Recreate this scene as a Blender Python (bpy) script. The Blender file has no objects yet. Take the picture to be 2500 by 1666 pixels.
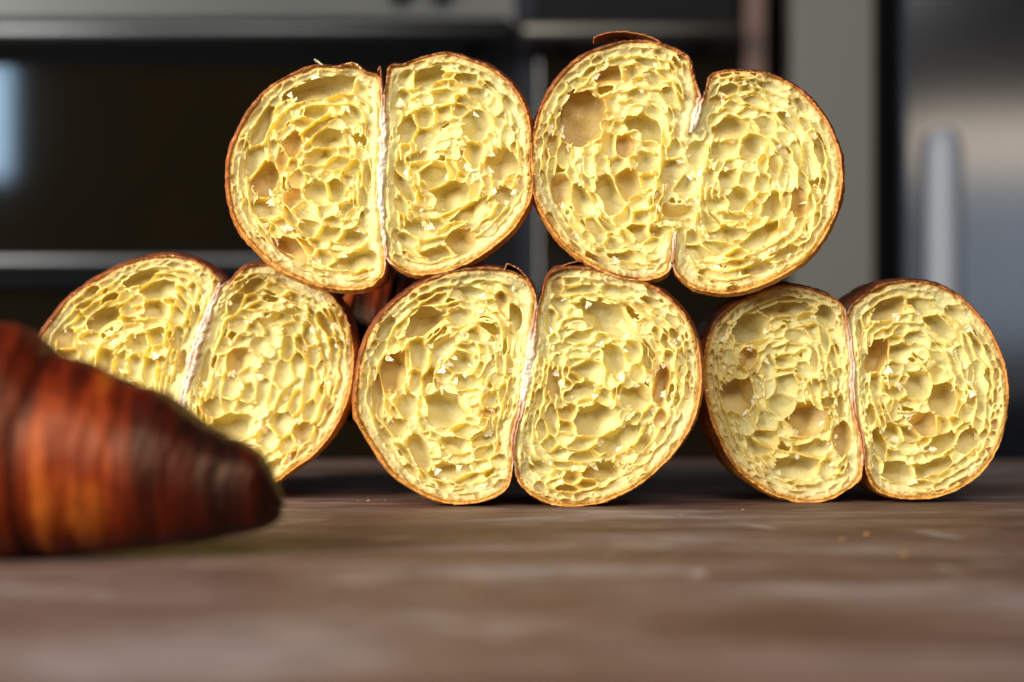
import bpy, math, random, time
import numpy as np
T0 = time.time()
SC = bpy.context.scene
COL = SC.collection

# ------------------------------------------------------------------ camera
S = 0.000144            # metres per photo pixel in the plane of the cut faces
D = 0.80                # camera to that plane
HC = 0.0582             # lens height over the table
cam = bpy.data.cameras.new('camera'); camo = bpy.data.objects.new('camera', cam); COL.objects.link(camo)
camo.location = (0, -D, HC); camo.rotation_euler = (math.radians(90), 0, 0)
cam.sensor_width = 36; cam.lens = 36 * D / (2500 * S)
cam.clip_start = 0.02; cam.clip_end = 60
cam.dof.use_dof = True; cam.dof.focus_distance = D + 0.004; cam.dof.aperture_fstop = 6.3
cam.dof.aperture_blades = 9
SC.camera = camo

# ------------------------------------------------------------------ light
w = bpy.data.worlds.new('World'); SC.world = w; w.use_nodes = True
w.node_tree.nodes['Background'].inputs[0].default_value = (0.55, 0.62, 0.75, 1)
w.node_tree.nodes['Background'].inputs[1].default_value = 0.030

def area(name, loc, target, sx, sy, power, color):
    l = bpy.data.lights.new(name, 'AREA'); l.shape = 'RECTANGLE'; l.size = sx; l.size_y = sy
    l.energy = power; l.color = color
    o = bpy.data.objects.new(name, l); COL.objects.link(o); o.location = loc
    from mathutils import Vector
    o.rotation_euler = (Vector(target) - Vector(loc)).to_track_quat('-Z', 'Y').to_euler()
    return o
area('window_light', (-1.34, -0.98, 0.60), (0.0, 0.0, 0.06), 1.0, 0.95, 81, (1.0, 0.97, 0.92))
area('far_window_light', (-1.38, -2.2, 0.56), (-0.3, 0.9, 0.2), 0.50, 0.26, 8.0, (0.50, 0.75, 1.0))
area('overhead_fill_light', (0.20, -1.55, 1.05), (0.05, 0.0, 0.06), 1.1, 0.5, 30, (1.0, 0.97, 0.94))  # added soft fill that lifts the hollows of the cut faces
area('fridge_band_light', (1.42, -2.4, 0.52), (0.9, 1.0, 0.15), 1.05, 0.14, 1.1, (1.0, 0.84, 0.66))  # added warm strip, sized for the band mirrored in the fridge door
area('low_fill_light', (1.45, -2.5, 0.25), (1.0, 1.0, 0.1), 1.0, 0.42, 1.0, (0.76, 0.86, 1.0))  # added bluish fill, also mirrored in the lower fridge door
SC.view_settings.view_transform = 'Standard'; SC.view_settings.look = 'None'
SC.view_settings.exposure = 0; SC.view_settings.gamma = 1
SC.cycles.use_denoising = True
SC.cycles.max_bounces = 10; SC.cycles.diffuse_bounces = 8; SC.cycles.glossy_bounces = 3
SC.cycles.transmission_bounces = 6
SC.cycles.sample_clamp_indirect = 6

# ------------------------------------------------------------------ helpers
def px(x, y, Y=0.0):
    "photo pixel -> point at depth Y behind the plane of the cut faces"
    k = (D + Y) / D
    return ((x - 1250) * S * k, Y, HC - (y - 833) * S * k)

def tag(o, label=None, cat=None, group=None, kind=None):
    if label: o['label'] = label
    if cat: o['category'] = cat
    if group: o['group'] = group
    if kind: o['kind'] = kind
    return o

def empty(name, loc):
    o = bpy.data.objects.new(name, None); COL.objects.link(o); o.location = loc
    o.empty_display_size = 0.01
    return o

def mesh_np(name, V, F, mat, parent=None, smooth=True, attrs=None):
    "V (n,3) float, F (m,3) or (m,4) int"
    V = np.asarray(V, np.float32); F = np.asarray(F, np.int32)
    me = bpy.data.meshes.new(name)
    n, m, k = len(V), len(F), F.shape[1]
    me.vertices.add(n); me.vertices.foreach_set('co', V.ravel())
    me.loops.add(m * k); me.loops.foreach_set('vertex_index', F.ravel())
    me.polygons.add(m)
    me.polygons.foreach_set('loop_start', np.arange(0, m * k, k, dtype=np.int32))
    if smooth: me.polygons.foreach_set('use_smooth', np.ones(m, bool))
    me.update(calc_edges=True)
    for an, av in (attrs or {}).items():
        a = me.attributes.new(an, 'FLOAT', 'POINT'); a.data.foreach_set('value', np.asarray(av, np.float32).ravel())
    me.materials.append(mat)
    o = bpy.data.objects.new(name, me); COL.objects.link(o)
    if parent: o.parent = parent
    return o

def grid_faces(nu, nv, close_u=False):
    i = np.arange(nu if close_u else nu - 1)[:, None]; j = np.arange(nv - 1)[None, :]
    i2 = (i + 1) % nu
    return np.stack([i * nv + j + 0 * i2, i2 * nv + j, i2 * nv + j + 1, i * nv + j + 1], -1).reshape(-1, 4)

def box(name, x0, x1, y0, y1, z0, z1, mat, parent=None, bevel=0.0):
    V = [(x, y, z) for x in (x0, x1) for y in (y0, y1) for z in (z0, z1)]
    F = [(0, 1, 3, 2), (4, 6, 7, 5), (0, 4, 5, 1), (2, 3, 7, 6), (0, 2, 6, 4), (1, 5, 7, 3)]
    me = bpy.data.meshes.new(name); me.from_pydata(V, [], F); me.materials.append(mat)
    o = bpy.data.objects.new(name, me); COL.objects.link(o)
    if bevel:
        b = o.modifiers.new('bevel', 'BEVEL'); b.width = bevel; b.segments = 3
    if parent: o.parent = parent
    return o

class N:
    "tiny node helper"
    def __init__(s, name):
        s.m = bpy.data.materials.new(name); s.m.use_nodes = True
        s.t = s.m.node_tree; s.t.nodes.clear()
        s.out = s.t.nodes.new('ShaderNodeOutputMaterial')
    def n(s, typ, **kw):
        nd = s.t.nodes.new('ShaderNode' + typ)
        for k, v in kw.items():
            if k in nd.inputs.keys():
                s.set(nd.inputs[k], v)
            else: setattr(nd, k, v)
        return nd
    def set(s, inp, v):
        if isinstance(v, bpy.types.NodeSocket): s.t.links.new(v, inp)
        elif isinstance(v, bpy.types.Node): s.t.links.new(v.outputs[0], inp)
        else:
            if isinstance(v, tuple) and len(v) == 3 and inp.type == 'RGBA': v = v + (1,)
            inp.default_value = v
    def mix(s, f, a, b, mode='MIX'):
        nd = s.t.nodes.new('ShaderNodeMix'); nd.data_type = 'RGBA'; nd.blend_type = mode
        s.set(nd.inputs[0], f); s.set(nd.inputs[6], a); s.set(nd.inputs[7], b)
        return nd.outputs[2]
    def ramp(s, f, *stops):
        nd = s.t.nodes.new('ShaderNodeValToRGB'); s.set(nd.inputs[0], f)
        e = nd.color_ramp.elements
        while len(e) < len(stops): e.new(0.5)
        for el, (p, c) in zip(e, stops):
            el.position = p; el.color = (c, c, c, 1) if isinstance(c, (int, float)) else tuple(c) + (1,)
        return nd.outputs[0]
    def math(s, op, a, b=0.0, clamp=False):
        nd = s.t.nodes.new('ShaderNodeMath'); nd.operation = op; nd.use_clamp = clamp
        s.set(nd.inputs[0], a); s.set(nd.inputs[1], b); return nd.outputs[0]
    def noise(s, vec, scale, detail=3, rough=0.55, dist=0.0):
        nd = s.n('TexNoise', Scale=scale, Detail=detail, Roughness=rough, Distortion=dist)
        if vec is not None: s.set(nd.inputs['Vector'], vec)
        return nd.outputs['Fac']
    def coord(s, which='Object', scale=(1, 1, 1)):
        tc = s.n('TexCoord'); mp = s.n('Mapping'); mp.inputs['Scale'].default_value = scale
        s.t.links.new(tc.outputs[which], mp.inputs['Vector']); return mp.outputs[0]
    def attr(s, name):
        nd = s.n('Attribute'); nd.attribute_name = name; return nd.outputs['Fac']
    def bump(s, h, strength, dist):
        return s.n('Bump', Height=h, Strength=strength, Distance=dist).outputs[0]
    def done(s, sh):
        s.t.links.new(sh if isinstance(sh, bpy.types.NodeSocket) else sh.outputs[0], s.out.inputs[0]); return s.m

# ------------------------------------------------------------------ materials
def mat_crumb():
    a = N('crumb')
    co = a.coord('Object')
    n1 = a.noise(co, 180, 4); n2 = a.noise(co, 1100, 4, 0.7)
    rind = a.attr('rind'); brown = a.attr('brown')
    base = a.mix(n1, (0.965, 0.83, 0.255), (0.985, 0.905, 0.48))
    base = a.mix(rind, base, (0.96, 0.83, 0.40))
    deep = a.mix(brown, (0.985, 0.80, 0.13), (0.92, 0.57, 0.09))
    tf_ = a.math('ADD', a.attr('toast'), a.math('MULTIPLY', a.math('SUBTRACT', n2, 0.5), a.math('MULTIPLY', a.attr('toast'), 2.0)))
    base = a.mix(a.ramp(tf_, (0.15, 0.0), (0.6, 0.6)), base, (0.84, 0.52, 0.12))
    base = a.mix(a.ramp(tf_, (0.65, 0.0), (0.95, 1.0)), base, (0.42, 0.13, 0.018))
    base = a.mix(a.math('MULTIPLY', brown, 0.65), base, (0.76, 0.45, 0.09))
    vor = a.n('TexVoronoi', Scale=700.0, Vector=co).outputs['Distance']
    h = a.math('ADD', a.math('MULTIPLY', n2, 0.8), a.math('MULTIPLY', vor, 0.5))
    bp = a.n('Bump', Height=h, Strength=a.math('ADD', 0.55, a.math('MULTIPLY', rind, 0.4)), Distance=0.0006).outputs[0]
    rough = a.ramp(n1, (0.3, 0.22), (0.7, 0.50))
    p = a.n('BsdfPrincipled', **{'Base Color': base, 'Roughness': rough, 'Normal': bp})
    p.inputs['Specular IOR Level'].default_value = 0.5
    tr = a.n('BsdfTranslucent', Color=deep, Normal=bp)
    mx = a.n('MixShader', Fac=0.52); a.set(mx.inputs[1], p); a.set(mx.inputs[2], tr)
    return a.done(mx)

def mat_crust():
    a = N('crust')
    co = a.coord('Object')
    bake = a.attr('bake'); pale = a.attr('pale'); rim = a.attr('rim')
    n1 = a.noise(co, 120, 5, 0.6); n2 = a.noise(co, 500, 5, 0.7)
    f = a.math('ADD', bake, a.math('MULTIPLY', a.math('SUBTRACT', n1, 0.5), 0.9), True)
    f = a.math('ADD', f, a.math('MULTIPLY', a.math('SUBTRACT', n2, 0.5), 1.3), True)
    col = a.ramp(f, (0.0, (0.66, 0.30, 0.045)), (0.3, (0.44, 0.13, 0.013)), (0.6, (0.20, 0.040, 0.006)), (1.0, (0.055, 0.010, 0.003)))
    col = a.mix(a.math('MULTIPLY', a.ramp(n2, (0.5, 0.0), (0.75, 1.0)), 0.35), col, (0.60, 0.24, 0.04))
    col = a.mix(a.math('MULTIPLY', rim, a.ramp(n2, (0.45, 0.0), (0.65, 0.8))), col, (0.60, 0.26, 0.05))
    col = a.mix(pale, col, a.mix(a.ramp(n1, (0.55, 0.0), (0.75, 1.0)), (0.80, 0.66, 0.50), (0.50, 0.26, 0.10)))
    h = a.math('ADD', a.math('MULTIPLY', n1, 1.0), a.math('MULTIPLY', n2, 0.5))
    p = a.n('BsdfPrincipled', **{'Base Color': col, 'Roughness': a.ramp(n2, (0.3, 0.42), (0.7, 0.7)), 'Normal': a.bump(h, 0.9, 0.0014)})
    tr = a.n('BsdfTranslucent', Color=col)
    mx = a.n('MixShader', Fac=0.10); a.set(mx.inputs[1], p); a.set(mx.inputs[2], tr)
    return a.done(mx)

def mat_seam():
    a = N('floury_skin')
    co = a.coord('Object')
    n1 = a.noise(co, 160, 5, 0.65); n2 = a.noise(co, 700, 3)
    br = a.attr('brown')
    col = a.mix(a.ramp(n1, (0.5, 0.0), (0.72, 1.0)), (0.56, 0.46, 0.34), (0.42, 0.25, 0.13))
    col = a.mix(a.math('MULTIPLY', br, a.ramp(n1, (0.3, 0.5), (0.6, 1.0))), col, (0.45, 0.14, 0.03))
    p = a.n('BsdfPrincipled', **{'Base Color': col, 'Roughness': 0.55, 'Normal': a.bump(a.math('ADD', n1, n2), 0.6, 0.0008)})
    return a.done(p)

def mat_shred():
    a = N('torn_film')
    co = a.coord('Object'); n1 = a.noise(co, 500, 3)
    p = a.n('BsdfPrincipled', **{'Base Color': (0.95, 0.89, 0.64), 'Roughness': 0.40, 'Normal': a.bump(n1, 0.5, 0.0006)})
    tr = a.n('BsdfTranslucent', Color=(0.95, 0.86, 0.45))
    mx = a.n('MixShader', Fac=0.5); a.set(mx.inputs[1], p); a.set(mx.inputs[2], tr)
    return a.done(mx)

def mat_glaze(name, light=0.0):
    a = N(name)
    co = a.coord('Object')
    st = a.coord('Object', (1, 0.12, 0.10))
    n1 = a.noise(st, 130, 5, 0.65, 0.6); n2 = a.noise(co, 260, 4, 0.6); n3 = a.noise(co, 28, 3)
    f = a.math('ADD', a.math('MULTIPLY', n1, 0.8), a.math('MULTIPLY', n3, 0.4))
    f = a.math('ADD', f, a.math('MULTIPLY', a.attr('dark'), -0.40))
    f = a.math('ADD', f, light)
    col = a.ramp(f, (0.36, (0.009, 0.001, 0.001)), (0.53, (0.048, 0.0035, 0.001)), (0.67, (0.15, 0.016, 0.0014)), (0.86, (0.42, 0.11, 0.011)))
    h = a.math('ADD', n1, a.math('MULTIPLY', n2, 0.4))
    p = a.n('BsdfPrincipled', **{'Base Color': col, 'Roughness': a.ramp(n2, (0.3, 0.34), (0.7, 0.52)), 'Normal': a.bump(h, 0.6, 0.002)})
    p.inputs['Specular IOR Level'].default_value = 0.45; p.inputs['Specular Tint'].default_value = (1.0, 0.6, 0.35, 1)
    return a.done(p)

def mat_wood():
    a = N('worn_wood')
    gr = a.coord('Object', (0.16, 1, 1)); co = a.coord('Object')
    big = a.noise(a.coord('Object', (0.42, 1, 1)), 15, 5, 0.62, 0.5)
    fine = a.noise(gr, 420, 5, 0.7, 0.3); mid = a.noise(a.coord('Object', (0.25, 1, 1)), 75, 4, 0.6, 0.5)
    col = a.ramp(big, (0.36, (0.046, 0.016, 0.010)), (0.46, (0.096, 0.048, 0.033)), (0.54, (0.155, 0.104, 0.084)), (0.65, (0.28, 0.240, 0.230)))
    col = a.mix(a.ramp(mid, (0.38, 0.0), (0.68, 0.75)), col, (0.10, 0.052, 0.036))
    col = a.mix(a.ramp(fine, (0.40, 0.8), (0.56, 0.0)), col, (0.045, 0.026, 0.020))
    # knife scratches: thin lines in two directions
    sc = None
    for rot, s1 in ((0.5, 34), (-0.9, 27), (1.35, 30)):
        tc = a.n('TexCoord'); mp = a.n('Mapping'); mp.inputs['Rotation'].default_value = (0, 0, rot); mp.inputs['Scale'].default_value = (0.12, 1, 1)
        a.t.links.new(tc.outputs['Object'], mp.inputs['Vector'])
        v = a.n('TexVoronoi', Scale=float(s1)); v.feature = 'DISTANCE_TO_EDGE'; a.set(v.inputs['Vector'], mp.outputs[0])
        l = a.ramp(v.outputs['Distance'], (0.0, 1.0), (0.010, 0.0))
        sc = l if sc is None else a.math('MAXIMUM', sc, l)
    sc = a.math('MULTIPLY', sc, a.ramp(a.noise(co, 40, 2), (0.38, 0.0), (0.52, 1.0)))
    col = a.mix(a.math('MULTIPLY', sc, 0.4), col, (0.36, 0.31, 0.28))
    h = a.math('ADD', a.math('MULTIPLY', fine, 0.6), a.math('MULTIPLY', sc, -0.6))
    p = a.n('BsdfPrincipled', **{'Base Color': col, 'Roughness': a.ramp(mid, (0.3, 0.45), (0.7, 0.65)), 'Normal': a.bump(h, 0.8, 0.0012)})
    p.inputs['Specular IOR Level'].default_value = 0.14
    return a.done(p)

def simple(name, col, rough=0.5, metal=0.0, nscale=40, var=0.25, stretch=(1, 1, 1), bump=0.0, spec=0.5):
    a = N(name)
    n1 = a.noise(a.coord('Object', stretch), nscale, 4)
    c2 = tuple(c * (1 - var) for c in col)
    p = a.n('BsdfPrincipled', **{'Base Color': a.mix(n1, c2, col), 'Roughness': rough, 'Metallic': metal})
    p.inputs['Specular IOR Level'].default_value = spec
    if bump: a.set(p.inputs['Normal'], a.bump(n1, bump, 0.001))
    return a.done(p)

M = dict(crumb=mat_crumb(), crust=mat_crust(), seam=mat_seam(), shred=mat_shred(),
         glaze=mat_glaze('glazed_crust'), glaze2=mat_glaze('sticky_crust', 0.30), wood=mat_wood(),
         steel=simple('brushed_steel', (0.085, 0.086, 0.087), 0.34, 1.0, 12, 0.12, (0.05, 1, 8)),
         fridge=simple('fridge_steel', (0.24, 0.245, 0.255), 0.10, 1.0, 14, 0.10, (8, 1, 0.05)),
         bar=simple('satin_bar', (0.22, 0.23, 0.255), 0.6, 0.0, 14, 0.1),
         glass=simple('black_glass', (0.0075, 0.005, 0.002), 0.05, 0.0, 20, 0.3),
         black=simple('black_enamel', (0.004, 0.004, 0.005), 0.6, spec=0.08),
         panel=simple('grey_laminate', (0.078, 0.075, 0.060), 0.6, 0.0, 10, 0.08),
         wall=simple('dark_wall', (0.012, 0.012, 0.012), 0.8, spec=0.05),
         trim=simple('blue_grey_trim', (0.010, 0.011, 0.015), 0.5, spec=0.1),
         oak=simple('brown_oak', (0.07, 0.024, 0.007), 0.5, 0.0, 40, 0.4, (1, 1, 0.1)),
         bake=simple('baked_flake', (0.34, 0.10, 0.018), 0.35, 0.0, 500, 0.6, bump=0.5),
         floor=simple('floor_tile', (0.12, 0.11, 0.10), 0.6))

# ------------------------------------------------------------------ the setting
tag(box('floor', -2.2, 2.2, -3.0, 1.9, -0.92, -0.90, M['floor']), kind='structure')
tag(box('wall', -2.2, 2.2, 1.75, 1.80, -0.899, 1.6, M['wall']), kind='structure')
tb = empty('table', (0, 0, -0.90)); tag(tb, 'worn grey brown wooden table top under the croissants', 'table')
def tbox(*a, **k):
    o = box(*a, **k); o.parent = tb; o.location = (0, 0, 0.90); return o
tbox('table_top', -0.75, 0.75, -0.72, 0.325, -0.045, 0.0, M['wood'], bevel=0.003)
for sx in (-1, 1):
    for yy in (-0.66, 0.26):
        tbox('leg', sx * 0.68 - 0.03, sx * 0.68 + 0.03, yy - 0.03, yy + 0.03, -0.899, -0.046, M['wood'])

YB = 1.05     # front of the kitchen units
def kx(x): return px(x, 0, YB)[0]
def kz(y): return px(0, y, YB)[2]
ov = empty('oven', (kx(500), YB, -0.899)); tag(ov, 'stainless steel oven with black glass door and two bar handles, out of focus', 'oven')
def kbox(name, par, x0, x1, y0, y1, d0, d1, mat, bevel=0.0015):
    "pixel rectangle, depth range in front of (negative) or behind the unit front"
    o = box(name, kx(x0), kx(x1), YB + d0, YB + d1, kz(y1), kz(y0), mat, bevel=bevel)
    o.parent = par; o.location = tuple(-c for c in par.location); return o
def handle(name, par, x0, x1, yc, r, mat, off=0.05):
    n = 24; xs = np.array([kx(x0), kx(x0) + .004, kx(x1) - .004, kx(x1)]); rr = np.array([r * .7, r, r, r * .7])
    th = np.linspace(0, 2 * np.pi, n, endpoint=False)
    V = np.stack([np.repeat(xs, n), (YB - off) + np.outer(rr, np.cos(th)).ravel(), kz(yc) + np.outer(rr, np.sin(th)).ravel()], -1)
    F = grid_faces(4, n); F = np.concatenate([F, [[i * n + n - 1, (i + 1) * n + n - 1, (i + 1) * n, i * n] for i in range(3)]])
    o = mesh_np(name, V, F, mat); o.parent = par; o.location = tuple(-c for c in par.location)
    for xx in (xs[0] + 0.03, xs[-1] - 0.03):
        b = box('handle_post', xx - .006, xx + .006, YB - off, YB + 0.001, kz(yc) - .006, kz(yc) + .006, mat); b.parent = o
    return o
kbox('oven_body', ov, -600, 1262, -900, 3500, 0.012, 0.55, M['black'])
kbox('control_panel', ov, -600, 1262, -420, 66, -0.004, 0.011, simple('panel_steel', (0.042, 0.042, 0.039), 0.36, 1.0, 12, 0.12, (0.05, 1, 8)))
for xk in (980, 1080):
    kn = kbox('control_knob', ov, xk - 26, xk + 26, -45, 8, -0.03, -0.0045, M['black'], 0.006)
kbox('door_frame', ov, -600, 1262, 132, 700, 0.0, 0.0115, M['black'])
kbox('door_glass', ov, -560, 1225, 160, 612, -0.005, -0.0005, M['glass'])
handle('door_handle', ov, -560, 1250, 97, 0.0105, M['steel'])
handle('drawer_handle', ov, -560, 1120, 643, 0.0075, M['steel'])
kbox('drawer_front', ov, -600, 1262, 706, 1900, 0.0, 0.0115, M['glass'])
kbox('drawer_trim', ov, -600, 1262, 668, 698, -0.004, -0.0002, M['trim'])
o2 = empty('wall_oven', (kx(1530), YB, -0.899)); tag(o2, 'black glass wall oven with one dull steel bar handle', 'oven')
kbox('oven_body', o2, 1312, 1800, -900, 3500, 0.01, 0.55, M['black'])
kbox('door_glass', o2, 1312, 1800, 126, 1300, 0.0, 0.0095, M['glass'])
kbox('control_panel', o2, 1312, 1800, -420, 58, 0.0, 0.0095, M['black'])
handle('door_handle', o2, 1275, 1795, 95, 0.0085, simple('dull_steel', (0.10, 0.093, 0.08), 0.45, 1.0))
tr = kbox('filler_strip', tb, 1266, 1308, -900, 3500, 0.0, 0.5, M['trim']); tr.parent = None; tr.location = (0, 0, 0)
tag(tr, 'narrow blue grey filler strip between the two ovens', 'trim')
pst = kbox('wooden_post', tb, 1814, 1868, -900, 3500, -0.01, 0.4, M['oak']); pst.parent = None; pst.location = (0, 0, 0)
tag(pst, 'narrow brown wooden post beside the black wall oven', 'post')
pn = kbox('cabinet_panel', tb, 1926, 2124, -900, 3500, -0.02, 0.5, M['panel']); pn.parent = None; pn.location = (0, 0, 0)
tag(pn, 'plain grey green cabinet side panel left of the fridge', 'cabinet')
fr = empty('fridge', (kx(2500), YB, -0.899)); tag(fr, 'brushed steel fridge door with vertical bar handle, out of focus', 'fridge')
kbox('fridge_body', fr, 2140, 3300, -900, 3500, 0.035, 0.6, M['black'])
kbox('fridge_door', fr, 2182, 3300, -900, 3500, -0.02, 0.0345, M['fridge'], 0.008)
def vhandle(par, xc, y0, y1, r, off):
    n = 20; th = np.linspace(0, 2 * np.pi, n, endpoint=False)
    zs = np.array([kz(y1), kz(y1) + .004, kz(y0) - .02, kz(y0) - .006, kz(y0)]); rr = np.array([.7, 1, 1, .85, .45]) * r
    V = np.stack([kx(xc) + np.outer(rr, np.cos(th)).ravel(), YB - off + np.outer(rr, np.sin(th)).ravel(), np.repeat(zs, n)], -1)
    m = len(zs); F = grid_faces(m, n); F = np.concatenate([F, [[i * n + n - 1, (i + 1) * n + n - 1, (i + 1) * n, i * n] for i in range(m - 1)]])
    o = mesh_np('door_handle', V, F, M['bar']); o.parent = par; o.location = tuple(-c for c in par.location)
    for zz in (zs[0] + .05, zs[-1] - .05):
        b = box('handle_post', kx(xc) - .007, kx(xc) + .007, YB - off, YB - .0195, zz - .01, zz + .01, M['fridge']); b.parent = o
vhandle(fr, 2285, 325, 1900, 0.0145, 0.035)

# ------------------------------------------------------------------ cut croissants
VX, VW = 0.295, 0.44      # voxel size in the cut plane and in depth, mm
DEP = 13.0               # depth of open crumb, mm

def smooth_closed(P, n, sharp=()):
    "resample a closed polygon through Catmull-Rom, corners in sharp stay sharp"
    P = np.asarray(P, float); m = len(P); out = []
    for i in range(m):
        p0, p1, p2, p3 = P[i - 1], P[i], P[(i + 1) % m], P[(i + 2) % m]
        if i in sharp: p0 = p1 * 2 - p2
        if (i + 1) % m in sharp: p3 = p2 * 2 - p1
        t = np.linspace(0, 1, 12, endpoint=False)[:, None]
        out.append(0.5 * (2 * p1 + (p2 - p0) * t + (2 * p0 - 5 * p1 + 4 * p2 - p3) * t ** 2 + (3 * p1 - p0 - 3 * p2 + p3) * t ** 3))
    Q = np.concatenate(out); L = np.r_[0, np.cumsum(np.hypot(*(np.roll(Q, -1, 0) - Q).T))]
    Qc = np.vstack([Q, Q[:1]]); s = np.linspace(0, L[-1], n, endpoint=False)
    return np.stack([np.interp(s, L, Qc[:, 0]), np.interp(s, L, Qc[:, 1])], -1)

def seg_dist(X, Y, A, B):
    "min distance from grid points to segments A[i]-B[i]"
    d2 = np.full(X.shape, 1e9, np.float32)
    for (ax, ay), (bx, by) in zip(A, B):
        vx, vy = bx - ax, by - ay; L = vx * vx + vy * vy + 1e-9
        t = np.clip(((X - ax) * vx + (Y - ay) * vy) / L, 0, 1)
        np.minimum(d2, (X - ax - t * vx) ** 2 + (Y - ay - t * vy) ** 2, out=d2)
    return np.sqrt(d2)

def inside(X, Y, P):
    r = np.zeros(X.shape, bool)
    for (ax, ay), (bx, by) in zip(P, np.roll(P, -1, 0)):
        if ay == by: continue
        c = ((ay > Y) != (by > Y)) & (X < (bx - ax) * (Y - ay) / (by - ay) + ax)
        r ^= c
    return r

def up(rng, shape, step):
    "smooth value noise 0..1 on a grid, lattice step in voxels per axis"
    lat = [int(math.ceil(s / st)) + 3 for s, st in zip(shape, step)]
    A = rng.random(lat).astype(np.float32)
    for ax, (s, st) in enumerate(zip(shape, step)):
        c = np.arange(s) / st + 0.5; i = c.astype(int); f = (c - i).astype(np.float32); f = f * f * (3 - 2 * f)
        sh = [1] * len(shape); sh[ax] = s; f = f.reshape(sh)
        A = np.take(A, i, ax) * (1 - f) + np.take(A, i + 1, ax) * f
    return A

def surface_net(phi, org, vox):
    "closed iso surface of phi = 0 (phi > 0 is air)"
    s = phi > 0
    c = np.zeros(tuple(n - 1 for n in phi.shape), np.uint8)
    for i in (0, 1):
        for j in (0, 1):
            for k in (0, 1):
                c += s[i:s.shape[0] - 1 + i, j:s.shape[1] - 1 + j, k:s.shape[2] - 1 + k]
    act = (c > 0) & (c < 8)
    I, J, K = np.nonzero(act)
    idx = np.full(c.shape, -1, np.int32); idx[I, J, K] = np.arange(len(I))
    acc = np.zeros((len(I), 3), np.float32); cnt = np.zeros(len(I), np.float32)
    co = [(0, 0, 0), (1, 0, 0), (0, 1, 0), (1, 1, 0), (0, 0, 1), (1, 0, 1), (0, 1, 1), (1, 1, 1)]
    val = {q: phi[I + q[0], J + q[1], K + q[2]] for q in co}
    for ax in range(3):
        for q in co:
            if q[ax]: continue
            q2 = tuple(v + (1 if a == ax else 0) for a, v in enumerate(q))
            a, b = val[q], val[q2]; m = (a > 0) != (b > 0)
            t = np.where(m, a / np.where(m, a - b, 1), 0)
            for d in range(3):
                acc[:, d] += m * (q[d] + (t if d == ax else 0))
            cnt += m
    V = (np.stack([I, J, K], -1) + acc / cnt[:, None]) * np.array(vox, np.float32) + np.array(org, np.float32)
    Fs = []
    for ax in range(3):
        o1, o2_ = [(1, 2), (2, 0), (0, 1)][ax]
        sl = [slice(None)] * 3; sl2 = [slice(None)] * 3; sl[ax] = slice(0, -1); sl2[ax] = slice(1, None)
        a = s[tuple(sl)]; b = s[tuple(sl2)]; x = a != b
        E = np.stack(np.nonzero(x), -1)
        E = E[(E[:, o1] > 0) & (E[:, o2_] > 0) & (E[:, o1] < c.shape[o1]) & (E[:, o2_] < c.shape[o2_])]
        def g(d1, d2):
            e = E.copy(); e[:, o1] -= d1; e[:, o2_] -= d2; return idx[e[:, 0], e[:, 1], e[:, 2]]
        q = np.stack([g(1, 1), g(0, 1), g(0, 0), g(1, 0)], -1)
        air_first = a[E[:, 0], E[:, 1], E[:, 2]]
        q[air_first] = q[air_first][:, ::-1]
        Fs.append(q)
    F = np.concatenate(Fs); F = F[(F >= 0).all(1)]
    return V, F

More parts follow.
